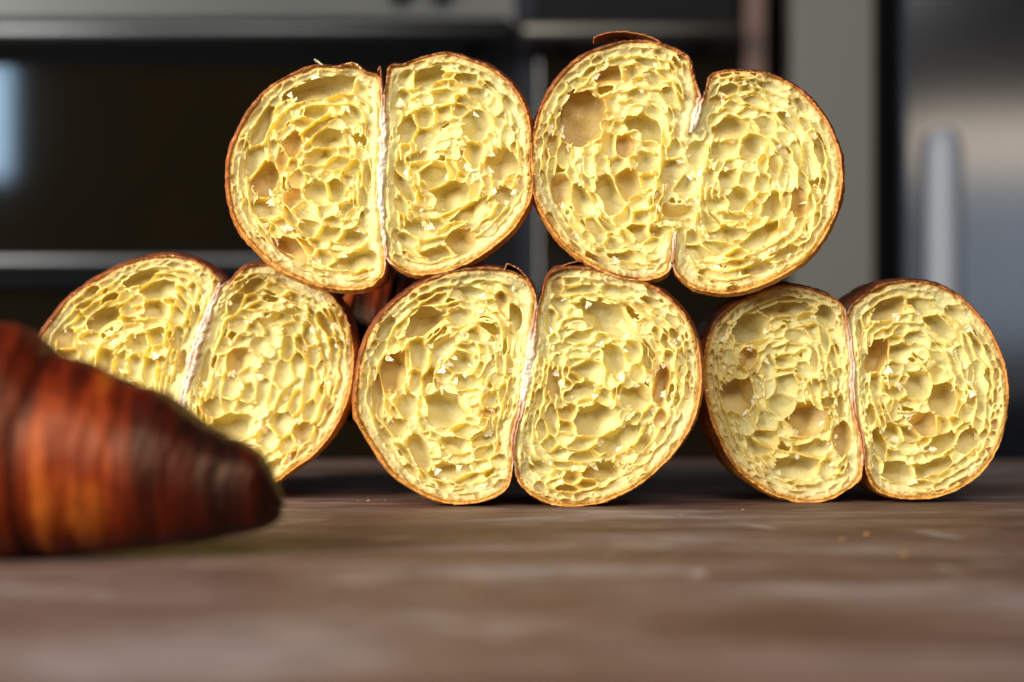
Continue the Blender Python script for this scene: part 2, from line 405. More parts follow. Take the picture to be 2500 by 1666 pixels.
def croissant_half(spec):
    name, seed = spec['name'], spec['seed']
    rng = np.random.default_rng(seed); R = random.Random(seed)
    ox, oy, sc = spec['frame']; Y0 = spec['Y']; k = (D + Y0) / D
    def mm(x, y):     # zoom coordinates -> mm in the cut plane
        return (((ox + x / sc) - 1250) * S * k * 1000, HC * 1000 - ((oy + y / sc) - 833) * S * k * 1000)
    u = S * k * 1000 / sc      # mm per zoom px
    left = [mm(*p) for p in spec['left']]; right = [mm(*p) for p in spec['right']]
    top, bot = mm(*spec['top']), mm(*spec['bottom'])
    poly = [top] + left + [bot] + right
    O = smooth_closed(poly, 900, sharp=(0, len(left) + 1))
    cx, cz = O.mean(0); zmin = O[:, 1].min()
    O = O - [cx, zmin]                       # local: x about centre, z from the base
    loc = lambda p: (mm(*p)[0] - cx, mm(*p)[1] - zmin)
    seams = [np.array([loc(p) for p in s]) for s in spec['seams']]
    base = (cx / 1000, Y0, max(zmin / 1000, 0.0) if not spec.get('ground') else 0.0)
    root = empty('croissant_half', base); tag(root, spec['label'], 'croissant', 'croissant halves stacked with cut faces forward')

    # ---- grid
    pad = 1.5
    x0, z0 = O.min(0) - pad; x1, z1 = O.max(0) + pad
    nx, nz = int((x1 - x0) / VX) + 1, int((z1 - z0) / VX) + 1
    nw = int((DEP + 3.2) / VW) + 1; w0 = -DEP      # w: toward the viewer
    gx = (x0 + np.arange(nx) * VX).astype(np.float32); gz = (z0 + np.arange(nz) * VX).astype(np.float32)
    gw = (w0 + np.arange(nw) * VW).astype(np.float32)
    GX, GZ = np.meshgrid(gx, gz, indexing='ij')
    Oc = O[::4]
    ins = inside(GX, GZ, Oc); dd = seg_dist(GX, GZ, Oc, np.roll(Oc, -1, 0)); sd = np.where(ins, dd, -dd)
    dse = np.full(GX.shape, 99, np.float32)
    for s in seams: np.minimum(dse, seg_dist(GX, GZ, s[:-1], s[1:]), out=dse)
    bd = np.minimum(sd, dse)          # distance to any lobe boundary
    def at(A, x, z):
        i = min(max(int((x - x0) / VX), 0), nx - 1); j = min(max(int((z - z0) / VX), 0), nz - 1); return float(A[i, j])
    cents = [np.array(loc(p)) for p in spec['centres']]
    # lobe side by the whole seam line
    full = np.array([loc(p) for p in ([spec['top']] + [q for s in spec['seams'] for q in s] + [spec['bottom']])])
    fo = full[np.argsort(full[:, 1])]
    def side(x, z): return 0 if x < np.interp(z, fo[:, 1], fo[:, 0]) else 1
    gxx, gzz = np.gradient(bd.astype(np.float32))

    # ---- bubbles: (x, z, w, a, b, c, angle, brown)
    cells = []
    CA = np.zeros((6000, 7))
    def add(x, z, ww, a, b, c, ang, brown=0):
        n = len(cells); cells.append((x, z, ww, a, b, c, ang, brown))
        CA[n] = (x, z, ww, math.cos(ang), math.sin(ang), 0, 0); CA[n, 5] = 0
        RAD[n] = (a, b, c)
    RAD = np.zeros((6000, 3))
    def free(x, z, ww, a, b, c, ang, f=0.8):
        n = len(cells)
        if n == 0: return True
        dx = x - CA[:n, 0]; dz = z - CA[:n, 1]; dw = ww - CA[:n, 2]
        p = dx * CA[:n, 3] + dz * CA[:n, 4]; q = -dx * CA[:n, 4] + dz * CA[:n, 3]
        d1 = np.sqrt((p / RAD[:n, 0]) ** 2 + (q / RAD[:n, 1]) ** 2 + (dw / RAD[:n, 2]) ** 2)
        ca, sa = math.cos(ang), math.sin(ang)
        p = dx * ca + dz * sa; q = -dx * sa + dz * ca
        d2 = np.sqrt((p / a) ** 2 + (q / b) ** 2 + (dw / c) ** 2)
        # along the joining line: |d| vs r1 + r2  ->  1/d1 + 1/d2 are the radii over the distance
        return bool(np.all(1 / np.maximum(d1, 1e-6) + 1 / np.maximum(d2, 1e-6) < 1 / f))
    for c in spec['cells']:
        x, y, a, b = c[:4]; ang = -math.radians(c[4]) if len(c) > 4 else 0.0
        dp = c[5] if len(c) > 5 else 1; br = c[6] if len(c) > 6 else 0
        X, Z = loc((x, y)); a *= u; b *= u; g = math.sqrt(a * b)
        if dp == 0: cz_, off = min(g * 0.7, 6), 0.30
        elif dp == 1: cz_, off = min(g * 1.1, 6.5), -0.32
        elif dp == 2: cz_, off = min(g * 1.4, 6.8), -0.42
        else: cz_, off = min(g * 1.6, 11), -0.5
        m = (1.04 if dp > 1 else 0.92) / math.sqrt(1 - off * off)
        add(X, Z, off * cz_, a * m, b * m, cz_, ang, br)
    def tangent(x, z, lobe):
        c = cents[lobe]; i = min(max(int((x - x0) / VX), 1), nx - 2); j = min(max(int((z - z0) / VX), 1), nz - 2)
        g = np.array([gxx[i, j], gzz[i, j]]); r = c - (x, z)
        g = g / (np.hypot(*g) + 1e-6); r = r / (np.hypot(*r) + 1e-6)
        wgt = min(at(bd, x, z) / 14, 0.7); v = g * (1 - wgt) + r * wgt
        return math.atan2(v[1], v[0]) + math.pi / 2 + R.uniform(-0.25, 0.25)
    def scatter(tries, lo, hi, elong, blo, bhi, wlo, whi, f, cf=(0.8, 1.2)):
        for _ in range(tries):
            x = R.uniform(x0, x1); z = R.uniform(z0, z1); b_ = at(bd, x, z)
            if b_ < blo or b_ > bhi: continue
            ls = side(x, z); b = R.uniform(lo, hi); a = b * R.uniform(*elong); c = math.sqrt(a * b) * R.uniform(*cf)
            if b_ < b + 0.9: continue
            ww = R.uniform(wlo, whi) * c
            ang = tangent(x, z, ls)
            if free(x, z, ww, a, b, c, ang, f): add(x, z, ww, a, b, c, ang, 1 if (b_ < 9 and R.random() < .2) else 0)
    # shells: bubbles strung along the rolled layers, flatter towards the outside and the fold
    lobes = []
    for li, c in enumerate(cents):
        th = np.linspace(-np.pi, np.pi, 181); rad = []
        for t in th:
            r = 0.5
            while r < 60:
                xx, zz = c[0] + r * math.cos(t), c[1] + r * math.sin(t)
                if at(sd, xx, zz) < 1.4 or (at(dse, xx, zz) < 1.3) or side(xx, zz) != li: break
                r += 0.3
            rad.append(r)
        rad = np.array(rad)
        for _ in range(3): rad[1:-1] = (rad[:-2] + 2 * rad[1:-1] + rad[2:]) / 4
        lobes.append((th, rad))
    # spiral coordinate q: whole numbers are the rolled sheets of dough, halves the gaps between them
    EDG = np.array([0, .17, .31, .44, .56, .67, .77, .855, .93, 1.0, 1.2]); QV = np.arange(11.0); QV[-1] = 13
    SD = np.array([[side(0, 0)]]); SDm = np.where(GX < np.interp(GZ, fo[:, 1], fo[:, 0]), 0, 1)
    Q = np.zeros(GX.shape, np.float32); GR = np.ones(GX.shape, np.float32)
    wav = (up(rng, (nx, nz), (55, 55)) - 0.5) * 1.1 + (up(rng, (nx, nz), (22, 22)) - 0.5) * 0.45
    for li, c in enumerate(cents):
        th, rad = lobes[li]; T = np.arctan2(GZ - c[1], GX - c[0]); rr_ = np.hypot(GX - c[0], GZ - c[1]) / np.interp(T, th, rad)
        qq = np.interp(rr_, EDG, QV); spir = (T + math.pi) / (2 * math.pi) * (1 if li else -1)
        q0 = qq + (wav * np.clip(1.25 - rr_, 0, 1) + (up(rng, (nx, nz), (9, 9)) - 0.5) * 0.5); g = np.hypot(*np.gradient(q0, VX)); m_ = SDm == li
        Q[m_] = (q0 + spir)[m_]; GR[m_] = np.maximum(g, 0.05)[m_]
    lamd = np.abs(Q - np.round(Q)) / GR            # mm to the nearest sheet
    lamn = 0.6 * up(rng, (nx, nz), (26, 26)) + 0.4 * up(rng, (nx, nz), (9, 9)); lamn -= 0.10 * np.clip(1 - (sd - 2) / 4, 0, 1)
    lamn -= 1.2 * np.clip(1.3 - np.abs(GX - np.interp(GZ, fo[:, 1], fo[:, 0])) / 5, 0, 1) * np.clip((dse - 2) / 2, 0, 1)
    for _ in range(2600):
        x = R.uniform(x0, x1); z = R.uniform(z0, z1); b_ = at(bd, x, z)
        if b_ < 1.6: continue
        i = min(max(int((x - x0) / VX), 2), nx - 3); j = min(max(int((z - z0) / VX), 2), nz - 3)
        for _k in range(4):        # slide to the middle of the gap
            f_ = Q[i, j] - math.floor(Q[i, j]) - 0.5
            gq = np.array([Q[min(i + 2, nx - 1), j] - Q[i - 2, j], Q[i, min(j + 2, nz - 1)] - Q[i, j - 2]]) / (4 * VX); n2_ = float(gq @ gq)
            if n2_ < 1e-4 or n2_ > 4: break
            x -= f_ * gq[0] / n2_ * 0.7; z -= f_ * gq[1] / n2_ * 0.7
            i = min(max(int((x - x0) / VX), 2), nx - 3); j = min(max(int((z - z0) / VX), 2), nz - 3)
        else:
            b_ = at(bd, x, z)
            if b_ < 1.3: continue
            b = min(max(0.46 / math.sqrt(n2_), 0.45), 3.2) * R.uniform(0.8, 1.0); a = b * R.choice([R.uniform(1.2, 2.0), R.uniform(1.8, 3.6)])
            ang = math.atan2(gq[1], gq[0]) + math.pi / 2; cc = math.sqrt(a * b) * R.uniform(0.7, 1.2); ww = R.uniform(-0.7, 0.3) * cc
            if free(x, z, ww, a, b, cc, ang, 0.82): add(x, z, ww, a, b, cc, ang, 0)
    scatter(500, 0.9, 1.8, (1.2, 2.6), 3.0, 99, -0.8, 0.4, 0.90)
    # a second layer of bubbles behind the first
    for _ in range(500):
        x = R.uniform(x0, x1); z = R.uniform(z0, z1)
        if at(bd, x, z) < 7: continue
        b = R.uniform(2.2, 3.6); a = b * R.uniform(1.1, 1.8); c = b * 1.1; ww = R.uniform(-12, -5)
        ang = tangent(x, z, side(x, z))
        if free(x, z, ww, a, b, c, ang, 0.88): add(x, z, ww, a, b, c, ang, 0.6 if R.random() < .25 else 0)
    scatter(1500, 0.6, 1.1, (1.5, 3.2), 1.9, 7, -0.7, 0.3, 0.90)
    scatter(6500, 0.42, 0.68, (1.5, 3.4), 1.1, 6.0, -0.5, 0.2, 0.93, (1.0, 1.6))

    # ---- distance to the nearest and second nearest bubble
    F1 = np.full((nx, nz, nw), 50, np.float32); F2 = np.full((nx, nz, nw), 50, np.float32); BR = np.zeros((nx, nz, nw), np.float32)
    FT = np.full((nx, nz, nw), 9, np.float32); ntr = len(spec['cells'])
    for ci, (x, z, ww, a, b, c, ang, br) in enumerate(cells):
        ext = max(a, b) * 1.15 + 2.2; ec = c * 1.15 + 2.2
        i0, i1 = max(int((x - ext - x0) / VX), 0), min(int((x + ext - x0) / VX) + 2, nx)
        j0, j1 = max(int((z - ext - z0) / VX), 0), min(int((z + ext - z0) / VX) + 2, nz)
        k0, k1 = max(int((ww - ec - w0) / VW), 0), min(int((ww + ec - w0) / VW) + 2, nw)
        if i1 <= i0 or j1 <= j0 or k1 <= k0: continue
        X = gx[i0:i1, None] - x; Z = gz[None, j0:j1] - z; ca, sa = math.cos(ang), math.sin(ang)
        p = ((X * ca + Z * sa) / a) ** 2 + ((-X * sa + Z * ca) / b) ** 2
        q = np.sqrt(p[:, :, None] + ((gw[k0:k1] - ww) / c)[None, None, :] ** 2)
        d = (q - 1) * min(b * 1.15, (a * b * c) ** (1 / 3))
        f1 = F1[i0:i1, j0:j1, k0:k1]; f2 = F2[i0:i1, j0:j1, k0:k1]; b3 = BR[i0:i1, j0:j1, k0:k1]
        near = d < f1
        if ci < ntr: ft = FT[i0:i1, j0:j1, k0:k1]; np.minimum(ft, d, out=ft)
        np.minimum(f2, np.maximum(f1, d), out=f2)
        b3[near] = br
        np.minimum(f1, d, out=f1)
    sh = (nx, nz, nw)
    n3 = up(rng, sh, (14, 14, 8)); n4 = up(rng, sh, (5, 5, 3))
    thick = 0.20 + 0.42 * n3 * n3 + 0.2 * (n4 - 0.5)
    thick -= 1.8 * np.clip(0.17 - n3, 0, 1)                 # the thinnest walls are torn open
    thick += np.clip((-1.8 - gw) * 0.2, 0, 0.6)[None, None, :]
    slack = np.clip((bd - 2.0) * 0.35, 0.05, 1.3)[:, :, None].astype(np.float32)
    air = np.minimum(F2 - F1 - thick, slack - F1)
    air += (n4 - 0.5) * 0.16
    air = np.minimum(air, (gw[None, None, :] + DEP - 1.6 - 1.5 * n3))
    lt = np.clip(0.30 - 1.6 * np.clip(0.24 - lamn, 0, 1) * 3, -1, 1)
    lam3 = (lamd - 0.5 * lt)[:, :, None] * np.ones((1, 1, nw), np.float32)
    lam3 = np.where(FT < -0.1, 9, lam3 + np.clip((0.12 - FT) * 2.5, 0, 9))
    lam3 += np.clip(-4.0 - gw, 0, 9)[None, None, :]
    air = np.minimum(air, lam3)
    air = np.minimum(air, (sd[:, :, None] - 0.85))
    air = np.minimum(air, (dse[:, :, None] - 0.8))
    del F2
    # soften
    for ax in range(3):
        s0 = [slice(None)] * 3; s1 = [slice(None)] * 3; sm = [slice(None)] * 3
        s0[ax] = slice(0, -2); s1[ax] = slice(2, None); sm[ax] = slice(1, -1)
        air[tuple(sm)] = 0.78 * air[tuple(sm)] + 0.11 * (air[tuple(s0)] + air[tuple(s1)])
    # the cut: slightly uneven, ragged
    front = (up(rng, (nx, nz), (60, 60)) - 0.5) * 2.4 + (up(rng, (nx, nz), (18, 18)) - 0.5) * 2.6 + (up(rng, (nx, nz), (5, 5)) - 0.5) * 0.5
    ridge = np.exp(-(lamd / 0.5) ** 2) * np.clip((lamn - 0.2) * 4, 0, 1)
    kf = int((-0.5 - w0) / VW); ridge = np.maximum(ridge, 0.65 * np.exp(-(np.clip(FT[:, :, kf], 0, 9) / 0.45) ** 2))
    ridge = np.maximum(ridge, np.clip(1 - (bd - 2.0) / 3.0, 0, 1) * 0.8)
    front -= 2.4 * (1 - ridge)
    front -= 0.9 * np.clip(1 - sd / 2.0, 0, 1) ** 2
    front -= 2.4 * np.clip(1 - dse / 2.6, 0, 1)
    fw = gw[None, None, :] - front[:, :, None]
    # keep only air that opens to the front
    a0 = (air > 0); reach = np.zeros(sh, bool); seen = np.zeros(sh, bool); cur = np.zeros((nx, nz), bool); vis = np.zeros((nx, nz), bool)
    fr_ = fw > 0
    def grow(c):
        e = c.copy(); e[1:] |= c[:-1]; e[:-1] |= c[1:]; e[:, 1:] |= c[:, :-1]; e[:, :-1] |= c[:, 1:]; return e
    for kk in range(nw - 1, -1, -1):
        ak = a0[:, :, kk] | fr_[:, :, kk]
        cur = (cur & ak) | fr_[:, :, kk]
        for it in range(9): cur = grow(cur) & ak
        reach[:, :, kk] = cur
        vis = (vis & ak) | fr_[:, :, kk]; vis = grow(vis) & ak
        seen[:, :, kk] = grow(vis)
    seen[:, :, 1:] |= seen[:, :, :-1].copy(); seen[:, :, :-1] |= seen[:, :, 1:].copy()
    air = np.where(reach, air, np.minimum(air, -0.05))
    phi = np.maximum(air, fw); phi = np.maximum(phi, (0.42 - sd)[:, :, None])
    phi[:, :, -1] = 1; phi[0] = 1; phi[-1] = 1; phi[:, 0] = 1; phi[:, -1] = 1
    V, F = surface_net(phi.astype(np.float32), (x0, z0, w0), (VX, VX, VW))
    ii = np.clip(((V[:, 0] - x0) / VX).astype(int), 0, nx - 1); jj = np.clip(((V[:, 1] - z0) / VX).astype(int), 0, nz - 1)
    kk = np.clip(((V[:, 2] - w0) / VW).astype(int), 0, nw - 1)
    sdv = sd[ii, jj]
    rind = np.clip(1 - (sdv - 2.0) / 4.0, 0, 1); toast = np.clip(1 - (sdv - 0.35) / 3.0, 0, 1)
    brown = BR[ii, jj, kk] * np.clip((-1.0 - V[:, 2]) / 3.0, 0, 1)  # hole tint deepening inward: butter-rich crumb, plus light through the crust painted in
    # leave out what only the crust or the back of a wall could see
    e1 = V[F[:, 2]] - V[F[:, 0]]; e2 = V[F[:, 3]] - V[F[:, 1]]; nw_ = e1[:, 0] * e2[:, 1] - e1[:, 1] * e2[:, 0]
    nl = np.linalg.norm(np.cross(e1, e2), axis=1) + 1e-9; nw_ = -nw_ / nl
    fc = V[F].mean(1); fs = sd[np.clip(((fc[:, 0] - x0) / VX).astype(int), 0, nx - 1), np.clip(((fc[:, 1] - z0) / VX).astype(int), 0, nz - 1)]
    sign_ = 1 if np.sum(nw_[fc[:, 2] > -1.0]) > 0 else -1
    sk = seen[np.clip(((fc[:, 0] - x0) / VX + .5).astype(int), 0, nx - 1), np.clip(((fc[:, 1] - z0) / VX + .5).astype(int), 0, nz - 1), np.clip(((fc[:, 2] - w0) / VW + .5).astype(int), 0, nw - 1)]
    F = F[sk & (nw_ * sign_ > -0.3) & ~((fs < 0.65) & (fc[:, 2] < -2.5))]
    used = np.zeros(len(V), bool); used[F.ravel()] = True; remap = np.cumsum(used) - 1
    F = remap[F]; V = V[used]; rind, toast, brown = rind[used], toast[used], brown[used]
    W = np.stack([V[:, 0], -V[:, 2], V[:, 1]], -1) / 1000
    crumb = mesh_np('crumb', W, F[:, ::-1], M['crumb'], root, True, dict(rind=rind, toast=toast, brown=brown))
    print(name, 'cells', len(cells), 'grid', sh, 'quads', len(F), round(time.time() - T0, 1))

    # ---- crust: the outline lofted back to a closed tip
    nO = len(O); cen = O.mean(0)
    tang = np.roll(O, -1, 0) - np.roll(O, 1, 0); tang /= np.hypot(*tang.T)[:, None] + 1e-9
    nor = np.stack([tang[:, 1], -tang[:, 0]], -1)
    if np.sum(nor * (O - cen)) < 0: nor = -nor
    Lb = spec.get('length', 120.0)
    ts = np.r_[0.0, 0.35, 0.9, 1.7, 2.8, 4.2, 6, 8.5, 11.5, 15, 19, 24, 30, 37, 45, 53, 61, 68, 74, 79, 82.5, 84.6] * Lb / 85
    rough_a = np.array([R.uniform(-1, 1) for _ in range(nO)])
    def sm(a, n):
        for _ in range(n): a = (np.roll(a, 1) + 2 * a + np.roll(a, -1)) / 4
        return a / (np.abs(a).max() + 1e-9)
    rn = lambda n: sm(np.array([R.uniform(-1, 1) for _ in range(nO)]), n)
    jag = 0.6 * sm(rough_a.copy(), 2) + 0.6 * rn(14); jag2 = 0.6 * rn(2) + 0.6 * rn(10); jag3 = 0.5 * rn(3) + 0.5 * rn(40)
    rings, bake, pale, rim = [], [], [], []
    up_ = nor[:, 1]
    bk0 = 0.40 + 0.46 * np.clip(up_, -0.9, 1) + 0.10 * sm(np.array([R.uniform(-1, 1) for _ in range(nO)]), 40)
    sdo = np.full(nO, 99.0)
    for s in seams: sdo = np.minimum(sdo, seg_dist(O[:, 0], O[:, 1], s[:-1], s[1:]))
    pl = np.clip(1 - (sdo - 1.0) / 4.0, 0, 1) * spec.get('pale', 0.6)
    inner = [(0.75, 2.4), (0.62, 1.2), (0.48, 0.5), (0.22, 0.25)]      # (inset, depth) lip over the rim
    for ins_, dep in inner:
        rings.append((O - nor * (ins_ * (1 + 0.55 * jag3) + 0.3 * jag2)[:, None], np.full(nO, dep) + jag * 0.6)); bake.append(bk0 * 0.5); pale.append(pl); rim.append(np.ones(nO) * (1.0 if dep > 0 else 0.8))
    nzr = [sm(np.array([R.uniform(-1, 1) for _ in range(nO)]), 3) for _ in range(len(ts))]
    low = [sm(np.array([R.uniform(-1, 1) for _ in range(nO)]), 60) for _ in range(4)]
    for q, t in enumerate(ts):
        tt = t / (Lb + 0.2); f = (1 - tt ** 3.6) ** 0.62 * (1 + 0.024 * (1 - math.exp(-t / 3.0)) * math.exp(-t / 40))
        ctr = cen + np.array([spec.get('lean', 0.0) * tt, -(cen[1]) * 0.35 * (1 - f) if spec.get('ground') else 0.0])
        P = ctr + (O - cen) * f + nor * (0.26 * nzr[q] + 0.2 * low[q % 4] + (0.28 * jag2 * max(0, 1 - t / 3)))[:, None]
        step = 0.5 * math.sin(t * 0.55 + seed)
        P = P + nor * step * (0 if q < 3 else 1)
        if spec.get('ground'): P[:, 1] = np.maximum(P[:, 1], 0.05)
        rings.append((P, np.full(nO, t) + jag * 0.5 * max(0, 1 - t / 5))); bake.append(bk0 + 0.10 * nzr[q] + 0.1 * min(t / 6, 1)); pale.append(pl * max(0, 1 - t / 30)); rim.append(np.full(nO, max(0.0, 0.5 - t / 2)))
    tip = rings[-1]
    rings.append((tip[0].mean(0) + (tip[0] - tip[0].mean(0)) * 0.02, np.full(nO, Lb + 0.3))); bake.append(bk0); pale.append(pl * 0); rim.append(pl * 0)
    V = np.concatenate([np.stack([P[:, 0], d, P[:, 1]], -1) for P, d in rings]) / 1000
    nr = len(rings); V = V.reshape(nr, nO, 3).transpose(1, 0, 2).reshape(-1, 3)
    cat = lambda l: np.stack(l, 1).ravel()
    mesh_np('crust', V, grid_faces(nO, nr, True), M['crust'], root, True, dict(bake=cat(bake), pale=cat(pale), rim=cat(rim)))

    # ---- floury skin in the fold between the lobes
    for s, wd, brs in zip(seams, spec['seam_w'], spec['seam_brown']):
        L = np.r_[0, np.cumsum(np.hypot(*(s[1:] - s[:-1]).T))]; n = max(int(L[-1] / 0.33), 12); q = np.linspace(0, L[-1], n)
        C = np.stack([np.interp(q, L, s[:, 0]), np.interp(q, L, s[:, 1])], -1)
        for _ in range(12): C[1:-1] = (C[:-2] + 2 * C[1:-1] + C[2:]) / 4
        tg = np.gradient(C, axis=0); tg /= np.hypot(*tg.T)[:, None]; nn = np.stack([tg[:, 1], -tg[:, 0]], -1)
        wv = np.interp(q / L[-1], np.linspace(0, 1, len(wd)), wd); bv = np.interp(q / L[-1], np.linspace(0, 1, len(brs)), brs)
        wob = np.array([R.uniform(-1, 1) for _ in range(n)]); wob = np.convolve(wob, np.ones(5) / 5, 'same'); wob2 = np.convolve(np.array([R.uniform(-1, 1) for _ in range(n)]), np.ones(9) / 9, 'same')
        vs = np.linspace(-1, 1, 17); VV = []
        sn1 = up(rng, (n, 17), (3, 3)) - 0.5; sn2 = up(rng, (n, 17), (9, 7)) - 0.5; sn3 = rng.random((n, 17)) - 0.5
        el = 0.85 + 0.5 * (up(rng, (n,), (5,)) - 0.5); er = 0.85 + 0.5 * (up(rng, (n,), (5,)) - 0.5)
        for j, v in enumerate(vs):
            wid = wv * 0.5 * (el if v < 0 else er)
            pos = C + nn * (v * wid)[:, None] + nn * (0.5 * wob2)[:, None]
            crease = bv * 1.1 * np.exp(-(v / 0.2) ** 2)
            dep = 0.0 + crease + 2.6 * abs(v) ** 4 - 0.6 * sn1[:, j] - 0.7 * sn2[:, j] - 0.2 * sn3[:, j]
            VV.append(np.stack([pos[:, 0], dep, pos[:, 1]], -1))
        VV = np.stack(VV, 1).reshape(-1, 3) / 1000
        mesh_np('seam', VV, grid_faces(n, 17), M['seam'], root, True, dict(brown=np.repeat(bv, 17)))

    # ---- torn films and crumbs of dough standing on the cut
    tv, tf = [], []
    wall = (np.abs(air[:, :, int((-0.4 - w0) / VW)]) < 0.4) & (sd > 1.5)
    WI, WJ = np.nonzero(wall)
    for qq in range(spec.get('shreds', 330)):
        e = R.randrange(len(WI)); x = gx[WI[e]]; z = gz[WJ[e]]; w_ = front[WI[e], WJ[e]]
        if qq % 2:      # a torn film leaning off a wall, along the layers
            if bd[WI[e], WJ[e]] < 4: continue
            th = tangent(x, z, side(x, z)) + math.pi / 2 + R.choice([0, math.pi]) + R.uniform(-.4, .4)
            ln = R.uniform(0.8, 2.6); wd = R.uniform(1.0, 4.2); tilt = R.uniform(-1.0, 0.5); w_ -= R.uniform(0.1, 1.6); nu, nv = 6, 9; rag = 0.42
        else:
            th = R.uniform(0, 2 * math.pi); ln = R.uniform(0.2, 0.7); wd = ln * R.uniform(0.4, 1.0); tilt = R.uniform(0.1, 1.3); nu, nv = 4, 3; rag = 0.25
        curl = R.uniform(-1, 1); b0 = len(tv); edge = [R.uniform(-rag, rag) for _ in range(nv)]
        for i in range(nu):
            for j in range(nv):
                a_ = (i / (nu - 1)); b_ = (j / (nv - 1) - 0.5)
                taper = 1 - 0.35 * a_ + R.uniform(-.06, .06); lx = a_ * ln * (1 + edge[j]) * (1 - 1.2 * b_ * b_)
                px_ = b_ * wd * taper; h_ = lx * math.sin(tilt) * 0.7 + curl * 0.35 * ln * a_ * a_ + 0.3 * wd * b_ * b_ * curl; l2 = lx * math.cos(tilt)
                tv.append((x + l2 * math.cos(th) - px_ * math.sin(th), -(w_ - 0.35 + h_), z + l2 * math.sin(th) + px_ * math.cos(th)))
        for i in range(nu - 1):
            for j in range(nv - 1):
                q = b0 + i * nv + j; tf.append((q, q + nv, q + nv + 1, q + 1))
    o = mesh_np('torn_film', np.array(tv) / 1000, np.array(tf), M['shred'], root, True); o['kind'] = 'stuff'
    # flakes along the crust edge
    tv, tf = [], []
    pf = []
    for _ in range(130):
        e = R.randrange(nO); p = O[e] - nor[e] * R.uniform(-0.25, 1.0); r = R.uniform(0.10, 0.32) * R.choice([1, 1, 1.6]); b0 = len(tv); dy = R.uniform(-0.5, 0.6)
        pts = [(R.gauss(0, 1), R.gauss(0, 1), R.gauss(0, 1)) for _ in range(5)]
        for q in pts:
            l = math.sqrt(sum(v * v for v in q)) + 1e-6; tv.append((p[0] + q[0] / l * r, dy + q[1] / l * r * 0.6, p[1] + q[2] / l * r))
        for f in ((0, 1, 2), (0, 2, 3), (0, 3, 4), (0, 4, 1), (1, 2, 3), (1, 3, 4)): tf.append(tuple(b0 + v for v in f))
    for _ in range(170):
        e = R.randrange(nO)
        if nor[e, 1] < -0.2 and R.random() < 0.7: continue
        p = O[e] + nor[e] * R.uniform(-0.1, 0.15); tg_ = tang[e] * R.choice([-1, 1]); ln = R.uniform(0.5, 2.2); wd = R.uniform(0.6, 2.5); lift = R.uniform(0.02, 0.45) ** 1.3; y_ = R.uniform(-0.5, 3.0); b0 = len(tv)
        for i_ in range(4):
            for dy_ in (0, wd):
                t_ = i_ / 3; q = p + tg_ * ln * (t_ - .3) + nor[e] * (lift * ln * t_ * t_ - 0.05 + R.uniform(-.05, .05)); tv.append((q[0], y_ + dy_ * (1 - .4 * t_) + R.uniform(-.15, .15), q[1]))
        for i_ in range(3):
            q = b0 + i_ * 2; pf.append((q, q + 2, q + 3)); pf.append((q, q + 3, q + 1))
    npf = len(tf); tf += pf
    o = mesh_np('crust_flakes', np.array(tv) / 1000, np.array(tf), M['flk'], root, False); o['kind'] = 'stuff'
    o.data.materials.append(M['bake']); mi = np.zeros(len(tf), np.int32); mi[npf:] = 1; o.data.polygons.foreach_set('material_index', mi)
    return root, loc

def mat_flk():
    a = N('flake'); co = a.coord('Object'); n = a.noise(co, 400, 2)
    p = a.n('BsdfPrincipled', **{'Base Color': a.ramp(n, (0.4, (0.45, 0.16, 0.03)), (0.55, (0.75, 0.50, 0.18)), (0.7, (0.9, 0.8, 0.5))), 'Roughness': 0.4})
    return a.done(p)
M['flk'] = mat_flk(); M['bake2'] = simple('golden_crumb', (0.34, 0.15, 0.04), 0.5, 0.0, 900, 0.5)

